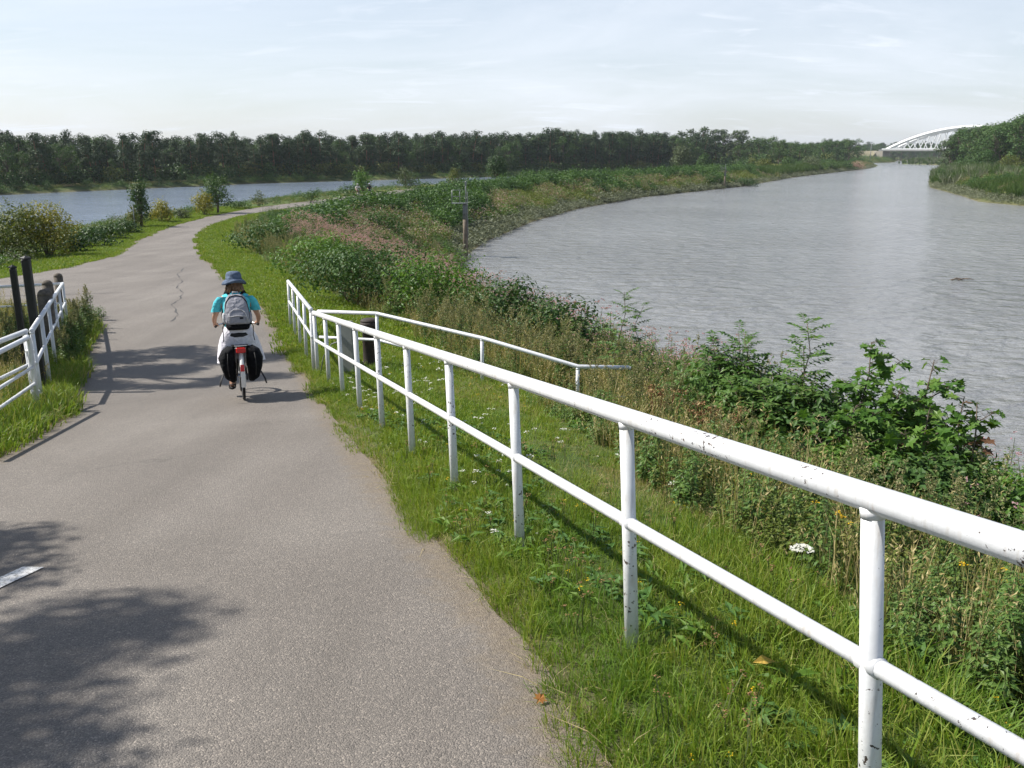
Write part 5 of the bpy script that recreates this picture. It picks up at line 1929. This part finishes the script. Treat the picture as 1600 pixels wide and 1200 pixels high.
def X_at(px, y, z):
    """world x of a point at distance y and height z that the photo shows in column px"""
    return (px - 800) / 1400 * (y * math.cos(PITCH) - (z - 8) * math.sin(PITCH))


# along the canal, left of the path
bush('bush', 'large olive green bush at the left edge of the photo beside the turf verge', X_at(18, 45.5, 4), 45.5, 4.2, 2.9, L_OLIVE, 3400, .15)
bush('bush', 'broad yellowish olive bush between the left edge and the low hedge', X_at(72, 46.5, 4), 46.5, 3.4, 3.0, L_YEL, 3200, .14)
bush('bush', 'olive bush low in front of the large bushes at the left edge', X_at(-8, 43.5, 4), 43.5, 3.0, 2.0, L_OLIVE, 1500, .15)
for px_, y, w, h, lab in ((112, 49, 2.2, 1.35, 'low dark bush right beside the broad yellowish bush'), (138, 53.5, 3.0, 1.35, 'low dark spreading bush in the middle of the hedge by the canal'), (168, 59, 2.8, 1.1, 'low dark bush at the right end of the hedge by the canal'), (192, 64, 2.4, 1.0, 'smallest low bush next to the narrow dark tree')):
    bush('bush', lab, X_at(px_, y, 3), y, w, h, L_DARK, 1000, .17)
bush('young_tree', 'narrow dark young tree behind the small sign post', X_at(217, 69.5, 4.5), 69.5, 1.7, 3.7, L_DARK, 1500, .17, cat='tree', nl=9, trunk=True)
bush('bush', 'pale yellow green bush at the foot of the narrow dark tree', X_at(208, 69.0, 3.3), 69.0, 1.6, 1.5, L_OLIVE, 600, .15)
bush('bush', 'bright yellow bush right of the narrow dark tree', X_at(250, 74, 3.5), 74, 2.1, 2.0, L_YEL, 1100, .17)
bush('bush', 'grey green low reedy bush between the two yellow bushes', X_at(284, 78, 3), 78, 2.0, 1.0, L_WILLOW, 500, .17)
bush('bush', 'yellow bush in front of the rounder young tree', X_at(318, 83, 3.5), 83, 2.2, 2.3, L_YEL, 1100, .18)
bush('young_tree', 'rounded dark green young tree with a yellow bush at its foot', X_at(338, 85.5, 4.5), 85.5, 2.9, 3.6, L_BROAD, 1900, .19, cat='tree', nl=10, trunk=True)
bush('bush', 'sparse grey sapling by the canal right of the rounded tree', X_at(404, 97, 3.2), 97, 1.9, 1.7, L_WILLOW, 300, .17)
bush('bush', 'low bush where the path narrows beside the canal', X_at(375, 92, 3), 92, 2.2, .9, L_BROAD, 420, .18)
bush('bush', 'small green bush on the canal side before the two far cyclists', X_at(486, 105, 3), 105, 2.6, 1.5, L_BROAD, 520, .19)
bush('bush', 'low green bush just left of the two far cyclists', X_at(535, 117, 3), 121, 3.4, 1.6, L_BROAD, 620, .2)
bush('young_tree', 'fresh green leafy young tree right behind the two far cyclists', X_at(567, 128, 4), 128, 3.3, 3.6, L_FRESH, 1200, .24, cat='tree', nl=8)
bush('young_tree', 'thin grey green young tree right of the two far cyclists', X_at(633, 147, 4), 147, 3.1, 3.4, L_WILLOW, 800, .24, cat='tree', nl=8, trunk=True)
bush('bush', 'wide low green bush under the thin grey green young tree', X_at(640, 149, 3), 149, 7.0, 1.6, L_BROAD, 800, .25)
bush('young_tree', 'yellow green young tree standing over the railed pile', X_at(709, 159, 4), 159, 2.5, 3.3, L_OLIVE, 800, .24, cat='tree', nl=7)
bush('young_tree', 'round dense dark green tree alone on the dike near the centre', X_at(775, 178, 5), 178, 4.9, 5.2, L_DARK, 2600, .34, cat='tree', nl=11, trunk=True)
bush('young_tree', 'slender light green young tree left of the pale willow', X_at(1025, 310, 5), 310, 3.4, 4.2, L_BROAD, 500, .45, cat='tree', nl=7, trunk=True)
bush('willow_tree', 'large rounded pale grey green willow standing alone on the dike', X_at(1065, 298, 6), 298, 8.2, 8.3, L_WILLOW, 2400, .5, cat='tree', nl=13, trunk=True)
bush('young_tree', 'compact dark green tree right of the pale willow', X_at(1100, 322, 6), 322, 5.2, 5.9, L_BROAD, 1300, .5, cat='tree', nl=9, trunk=True)
bush('bush', 'dark reedy clump on the left bank right of the far marker pole', X_at(1166, 232, 2), 232, 7.5, 2.6, L_DARK, 1100, .32)
for px_, y, w, h, mt, lab in ((1196, 345, 6, 4., L_OLIVE, 'olive green bush on the left bank beyond the reedy clump'), (1232, 372, 7, 4.6, L_BROAD, 'bushy green thicket on the left bank before the reed bed'), (1268, 385, 11, 5.8, L_WILLOW, 'broad pale willow bush behind the reed bed at the bend'), (1300, 410, 9, 5.0, L_BROAD, 'dark rounded bush behind the reed bed at the bend'), (1322, 440, 9, 4.6, L_BROAD, 'small dark bush nearest the tip of the left bank')):
    bush('bush', lab, X_at(px_, y, 4), y, w, h, mt, 1100, .5)
bush('bush', 'rosy mound of seed heads at the very tip of the left bank', X_at(1337, 468, 2), 468, 11, 4.2, G_ROSY, 900, .5)
# right bank
bush('bush', 'dense dark green bush on the right bank above the pink flowers', X_at(1534, 262, 6), 262, 8.0, 7.4, L_BROAD, 2400, .42, nl=12)
bush('bush', 'lighter green bush behind the reeds at the right edge of the photo', X_at(1580, 285, 5), 285, 9.0, 5.5, L_OLIVE, 1500, .45, nl=10)
bush('bush', 'tall dark green tussock at the bend of the right bank', X_at(1478, 232, 4), 232, 6.5, 3.6, L_DARK, 1100, .36)
bush('bush', 'green thicket between the right bank reeds and the wood', X_at(1504, 300, 5), 300, 7.0, 4.6, L_BROAD, 1200, .45)

# on the near bank between the railing and the river
for x, y, w, h, mt, n, lf, lab in (
        (-4.6, 26.0, 4.4, 2.1, L_BROAD, 4600, .11, 'broad dark leafy bush behind the bend of the stair rail'),
        (-2.3, 24.2, 3.4, 2.25, L_FRESH, 3600, .11, 'bright leafy bush above the middle of the stair rail'),
        (-.3, 22.3, 3.4, 2.15, L_DARK, 3800, .11, 'leafy bush on the bank left of the dark pointed bush'),
        (1.05, 20.0, 2.5, 2.0, L_DARK, 2800, .11, 'dark pointed bush at the water edge left of the two ash saplings'),
        (-6.6, 32.0, 4.2, 2.1, L_FRESH, 3000, .13, 'leafy bush at the path side below the pink flower patch'),
        (-4.6, 33.0, 4.2, 2.2, L_BROAD, 3000, .13, 'dark leafy mound above the pink flower patch'),
        (-12.6, 46.6, 4.0, 1.9, L_BROAD, 1800, .15, 'green bushy mound beside the far grass verge of the path'),
        (-12.3, 55.0, 4.6, 2.0, L_BROAD, 1800, .17, 'dark green thicket on the inside of the path bend'),
        (-14.6, 62.0, 4.6, 1.9, L_FRESH, 1700, .18, 'lighter green thicket where the path bends right'),
        (-10.0, 66.0, 5.0, 2.2, L_BROAD, 1700, .19, 'dark green thicket left of the railed pile')):
    bush('bush', lab, x, y, w, h, mt, n, lf, nl=9)


def ash_sapling(name, label, x, y, ztop, nleaf=16, side_shoots=0, mat=None):
    z0 = float(ground(x, y))
    h = ztop - z0
    nleaf = int(nleaf * 1.3)
    t = thing(name, label, 'sapling', (x, y, z0))
    st_, lf = MB(), MB()
    stems = [(stem_path(h, .05, 6), 1.0, nleaf)]
    for q in range(side_shoots):
        stems.append((stem_path(h * rng.uniform(.7, 1.0), .32, 6), .8, int(nleaf * .7)))
    for sp, sc_, nl in stems:
        st_.tube(sp, np.linspace(.012, .004, 6) * sc_, 6)
        for i in range(nl):
            u = .25 + .75 * ((i // 2) + .5) / (nl / 2)
            p0 = on_path(sp, [u])[0]
            a = (i // 2) * 1.57 + (i % 2) * math.pi + rng.normal(0, .25)
            ln = (.36 - .15 * u) * rng.uniform(.85, 1.15)
            up_ = .35 + .9 * (u - .3)
            d0 = unit(np.array([math.cos(a), math.sin(a), up_]))
            rach = [p0 + d0 * ln * k / 5 - UP * ln * .28 * (k / 5) ** 2 for k in range(6)]
            st_.tube([tuple(r_) for r_ in rach], .0022, 3)
            s_ = unit(np.cross(d0, UP))
            for k in range(1, 6):
                for sg_ in (-1, 1):
                    leaves(lf, [rach[k]], [s_ * sg_ + d0 * .55 - UP * .15], [UP + rng.normal(0, .25, 3)], ln * .38, ln * .19, 0, .2)
            leaves(lf, [rach[5]], [d0 - UP * .3], [UP + rng.normal(0, .2, 3)], ln * .40, ln * .19, 0, .2)
    lf.build('foliage', mat or L_ASH, t)
    st_.build('stem', B_BARK, t, True)
    return t


def palm_leaf(mb, p, d, n_, s):
    d = unit(d); S_ = unit(np.cross(d, n_)); N_ = unit(np.cross(S_, d))
    out_ = [(0, 0), (.10, .30), (.42, .22), (.30, .45), (.52, .62), (.30, .66), (.26, .84), (.12, .78), (0, 1.06)]
    pts_ = out_ + [(-a, b) for a, b in out_[-2:0:-1]]
    v = [p + S_ * a * s + d * b * s + N_ * s * (.10 * abs(a) - .16 * b * b + .05 * math.sin(b * 9)) for a, b in pts_]
    c = p + d * .5 * s - N_ * s * .05
    k = len(v)
    mb.add(v + [c], [(k, i, (i + 1) % k) for i in range(k)])


def maple_sapling(name, label, x, y, ztop, nleaf=44, spread=.45, mat=None):
    z0 = float(ground(x, y))
    h = ztop - z0
    t = thing(name, label, 'sapling', (x, y, z0))
    st_, lf = MB(), MB()
    main = stem_path(h, .06, 6)
    nleaf = int(nleaf * 2.6)
    st_.tube(main, np.linspace(.016, .004, 6), 6)
    paths = [(main, 1.0)]
    for q in range(6):
        u = .25 + .1 * q
        b0 = on_path(main, [u])[0]
        a = q * 2.4 + rng.uniform(-.3, .3)
        L = spread * rng.uniform(.55, .95) * (1.2 - .7 * u)
        pth = [tuple(b0 + np.array([math.cos(a) * L * k / 4, math.sin(a) * L * k / 4, L * .75 * k / 4 + .05 * L * (k / 4) ** 2])) for k in range(5)]
        st_.tube(pth, np.linspace(.008, .003, 5), 5)
        paths.append((pth, .5))
    for i in range(nleaf):
        pth, wgt = paths[0] if rng.uniform() < .42 else paths[rng.integers(1, len(paths))]
        u = rng.uniform(.12, 1.0) ** .6
        p0 = on_path(pth, [u])[0]
        a = rng.uniform(0, 6.28)
        pd = unit(np.array([math.cos(a), math.sin(a), rng.uniform(.2, 1.0)]))
        pl = rng.uniform(.03, .08)
        p1 = p0 + pd * pl
        st_.tube([tuple(p0), tuple(p1)], .0022, 3)
        s = rng.uniform(.105, .18) * (1.1 - .35 * (u if wgt == 1 else .5))
        palm_leaf(lf, p1, pd * np.array([1, 1, .1]) + np.array([0, 0, rng.uniform(-.6, .1)]), UP + rng.normal(0, .35, 3), s)
    lf.build('foliage', mat or L_FRESH, t)
    st_.build('stem', B_BARK, t, True)
    return t


def xyz(px, py, depth):
    a, b = (px - 800) / 1400, (600 - py) / 1400
    return a * depth, depth * (math.cos(PITCH) + b * math.sin(PITCH)), 8 + depth * (-math.sin(PITCH) + b * math.cos(PITCH))


x, y, z = xyz(966, 455, 15.0)
ash_sapling('ash_sapling', 'tall ash sapling with feathery leaves against the water beyond the stair rail end', x, y, z, 20)
x, y, z = xyz(1002, 478, 14.8)
ash_sapling('ash_sapling', 'shorter ash sapling just right of the tall one beyond the stair rail end', x, y, z, 18)
x, y, z = xyz(1262, 503, 9.4)
ash_sapling('ash_sapling', 'ash sapling with one long leading shoot, tallest above the near railing', x, y, z, 22, 1)
x, y, z = xyz(1162, 530, 10.0)
ash_sapling('ash_bush', 'dense many stemmed ash bush left of the long leading shoot', x, y, z, 22, 7)
x, y, z = xyz(1185, 600, 9.3)
ash_sapling('ash_bush', 'low dense ash bush at the foot of the many stemmed one', x, y, z, 18, 6)
x, y, z = xyz(1236, 610, 9.0)
ash_sapling('ash_bush', 'leafy ash bush between the long leading shoot and the first maple', x, y, z, 18, 5)
x, y, z = xyz(1352, 536, 8.5)
maple_sapling('maple_sapling', 'taller maple sapling with big lobed leaves right of the ash shoots', x, y, z, 64, .5)
x, y, z = xyz(1392, 598, 8.3)
maple_sapling('maple_sapling', 'low maple sapling between the two tall maples', x, y, z, 44, .4)
x, y, z = xyz(1462, 562, 8.2)
maple_sapling('maple_sapling', 'second maple sapling nearer the right edge, with shining leaves', x, y, z, 60, .45)
x, y, z = xyz(1330, 630, 8.0)
maple_sapling('maple_sapling', 'spreading maple sapling low in front of the taller maple', x, y, z, 50, .45)
x, y, z = xyz(1440, 640, 7.8)
maple_sapling('maple_sapling', 'broad low maple sapling in front of the second tall one', x, y, z, 50, .45)
M_RUSSET = leaf_mat('russet_leaf', [(.07, .075, .025), (.13, .07, .035), (.20, .085, .05)], .3, .5, .3)
x, y, z = xyz(1536, 632, 7.9)
maple_sapling('maple_sapling', 'thin sapling with a few russet brown leaves at the right end of the maples', x, y, z, 5, .2, M_RUSSET)
x, y, z = xyz(1502, 622, 8.0)
maple_sapling('maple_sapling', 'low green maple sapling between the second tall maple and the russet one', x, y, z, 46, .42)
x, y, z = xyz(1590, 715, 7.2)
bush('bush', 'leafy green bush at the right edge of the photo above the railing', x + .1, y, 1.3, z - float(ground(x, y)), L_FRESH, 1500, .075)
x, y, z = xyz(1500, 700, 7.4)
bush('bush', 'leafy green bush left of the one at the right edge above the railing', x, y, 1.2, z - float(ground(x, y)), L_BROAD, 1300, .07)
for px_, py_, dp, w, mt, n, lab in ((1150, 560, 10.0, 1.9, L_ASH, 2200, 'rounded leafy bush behind the many stemmed ash bush'), (1235, 595, 9.3, 1.8, L_ASH, 2100, 'leafy bush under the long leading ash shoot'),
                                    (1330, 605, 8.8, 1.9, L_BROAD, 2300, 'dark leafy bush behind the taller maple sapling'), (1430, 625, 8.5, 1.8, L_FRESH, 2100, 'fresh green bush between the maples and the water'),
                                    (1150, 668, 8.6, 1.3, L_ASH, 2000, 'low leafy bush in front of the many stemmed ash bush'), (1245, 690, 8.1, 1.3, L_BROAD, 2000, 'low dark bush in front of the long leading ash shoot'),
                                    (1345, 700, 7.7, 1.3, L_FRESH, 2000, 'low fresh green bush in front of the spreading maple sapling'), (1440, 715, 7.3, 1.2, L_BROAD, 1900, 'low dark bush in front of the broad low maple sapling'),
                                    (1085, 590, 11.4, 1.5, L_BROAD, 2000, 'dark bush half hidden in dry grass left of the ash bushes')):
    x, y, z = xyz(px_, py_, dp)
    bush('bush', lab, x, y, w, 1.12 * (z - float(ground(x, y))), mt, int(n * 1.7), .08, .5, nl=10)
# brown seed heads on stalks
for px_, py_, dp, lab in ((1035, 612, 9.6, 'left cluster of brown flat seed heads in the dry grass'), (1105, 640, 9.0, 'middle cluster of brown flat seed heads in the dry grass'), (1130, 655, 8.8, 'right cluster of brown flat seed heads beside the ash bush')):
    x, y, z = xyz(px_, py_, dp)
    z0 = float(ground(x, y))
    t = thing('seed_head_plant', lab, 'plant', (x, y, z0), group='clusters of brown seed heads')
    st_, hd = MB(), MB()
    for q in range(11):
        bx, by = rng.normal(0, .13), rng.normal(0, .10)
        hh = (z - z0) * rng.uniform(.82, 1.08)
        st_.tube([(bx * .3, by * .3, 0), (bx * .8, by * .8, hh * .7), (bx, by, hh)], .004, 4)
        k = 26
        a = rng.uniform(0, 6.28, k); r_ = .05 * np.sqrt(rng.uniform(0, 1, k))
        cards(hd, np.column_stack([bx + r_ * np.cos(a), by + r_ * np.sin(a), hh + rng.uniform(-.015, .025, k)]), rand_dirs(k, -.2, 1.4), np.full(k, .024), .018)
    st_.build('stem', G_RED, t)
    hd.build('seed_head', G_BROWN, t)

# ------------------------------------------------------------------ trees left of the path: out of the picture, their shade falls across it
def shade_tree(x, y, h0, h1, r, n, lab, ry=None):
    z0 = float(ground(x, y))
    t = thing('broadleaf_tree', lab, 'tree', (x, y, z0), group='trees left of the path')
    cr, tr = MB(), MB()
    lobes = []
    for q in range(18):
        zc = h0 + (h1 - h0) * (q + .5) / 18
        w = r * math.sin(math.pi * (.12 + .80 * (q + .5) / 18)) * rng.uniform(.35, .9)
        a = q * 2.4
        c = np.array([math.cos(a) * w, math.sin(a) * w * (ry or 1), zc])
        lobes.append((c, (r * rng.uniform(.22, .42), r * rng.uniform(.18, .34), r * rng.uniform(.12, .26))))
        tr.tube([(0, 0, max(.5, zc - 1.2)), tuple(c * np.array([.6, .6, 1]) - np.array([0, 0, .25])), tuple(c)], [.05, .03, .012], 5)
    cloud(cr, lobes, n * 5, .115, .62, inner=.1)
    tr.tube([(0, 0, -.2), (.05, 0, h0), (0, .08, h1 * .9)], [.2, .15, .04], 9)
    tr.build('trunk', B_BARK, t, True)
    cr.build('crown', L_BROAD, t)


shade_tree(-10.1, 5.1, 2.4, 9.0, 2.3, 3600, 'tall leafy tree left of the path, its shade lying on the near asphalt')
shade_tree(-8.8, 3.0, 2.4, 9.3, 2.4, 4400, 'leafy tree just beyond the bottom left corner, shading the asphalt there')
shade_tree(-10.2, 4.0, 3.0, 8.6, 1.9, 2800, 'slim leafy tree between the two nearest trees left of the path')
shade_tree(-7.9, 1.5, 2.6, 9.6, 2.4, 4600, 'leafy tree below the bottom left corner, the last of the row along the path')
shade_tree(-12.9, 16.2, 2.0, 9.7, 2.2, 3400, 'leafy tree left of the lock pen whose shade crosses the path behind the gate', .8)
shade_tree(-14.2, 18.6, 2.6, 10.6, 1.8, 2400, 'second leafy tree left of the lock pen, a little farther along the path', .7)

# ------------------------------------------------------------------ small things near the camera
def leaf_litter(name, label, x, y, s, mat, z=None, tilt_=.3, cat='leaf'):
    mb = MB()
    palm_leaf(mb, np.array([0, 0, .004]), np.array([.6, .8, tilt_]), np.array([.2, -.3, 1.]), s)
    o = mb.build(name, mat, None, False, (x, y, (float(H(x, y)) if z is None else z) + .006))
    return tag(o, label, cat)


M_ORANGE = leaf_mat('fallen_leaf', [(.30, .12, .03), (.42, .19, .05)], .2, .6, .3)
M_YLEAF = leaf_mat('yellow_fallen_leaf', [(.52, .34, .06), (.62, .42, .10)], .3, .6, .3)
leaf_litter('fallen_leaf', 'curled orange leaf lying on the asphalt near its grassy edge', .092, 2.98, .055, M_ORANGE, None, .5)
mb = MB()
leaves(mb, np.array([[0, 0, 0.]]), np.array([[.95, .15, .1]]), np.array([[-.1, -.5, 1.]]), .10, .042, 0, .25, .2)
tag(mb.build('fallen_leaf', M_YLEAF, None, False, (.94, 3.12, float(ground(.94, 3.12)) + .11)), 'yellow leaf lying in the grass below the lower rail', 'leaf')
x, y = 1.546, 4.415
o = thing('wild_carrot', 'single white flat flower head standing in the grass behind the railing', 'flower', (x, y, float(ground(x, y))))
mb = MB(); mb.tube([(0, .02, 0), (.01, 0, .12), (0, 0, .2)], .004, 5); mb.build('stem', G_STEM, o)
mb = MB()
k = 70
a = rng.uniform(0, 6.28, k); r_ = .06 * np.sqrt(rng.uniform(0, 1, k))
cards(mb, np.column_stack([r_ * np.cos(a), r_ * np.sin(a), .2 + .012 - r_ ** 2 * 3]), UP + rand_dirs(k) * .3, np.full(k, .02), .018)
mb.build('flower_head', G_WHITE, o)

# ------------------------------------------------------------------ summer haze
hz = MB().box((0, 1775, 18.7), (6040, 4090, 42.6)).build('haze', [])
m_hz = bpy.data.materials.new('haze_air')
m_hz.use_nodes = True
hn = m_hz.node_tree
hn.nodes.clear()
ho = hn.nodes.new('ShaderNodeOutputMaterial')
hv = hn.nodes.new('ShaderNodeVolumePrincipled')
hv.inputs['Color'].default_value = (.82, .88, .97, 1)
hv.inputs['Density'].default_value = .00011
hv.inputs['Anisotropy'].default_value = .2
hn.links.new(hv.outputs[0], ho.inputs['Volume'])
hz.data.materials.append(m_hz)
tag(hz, kind='stuff')
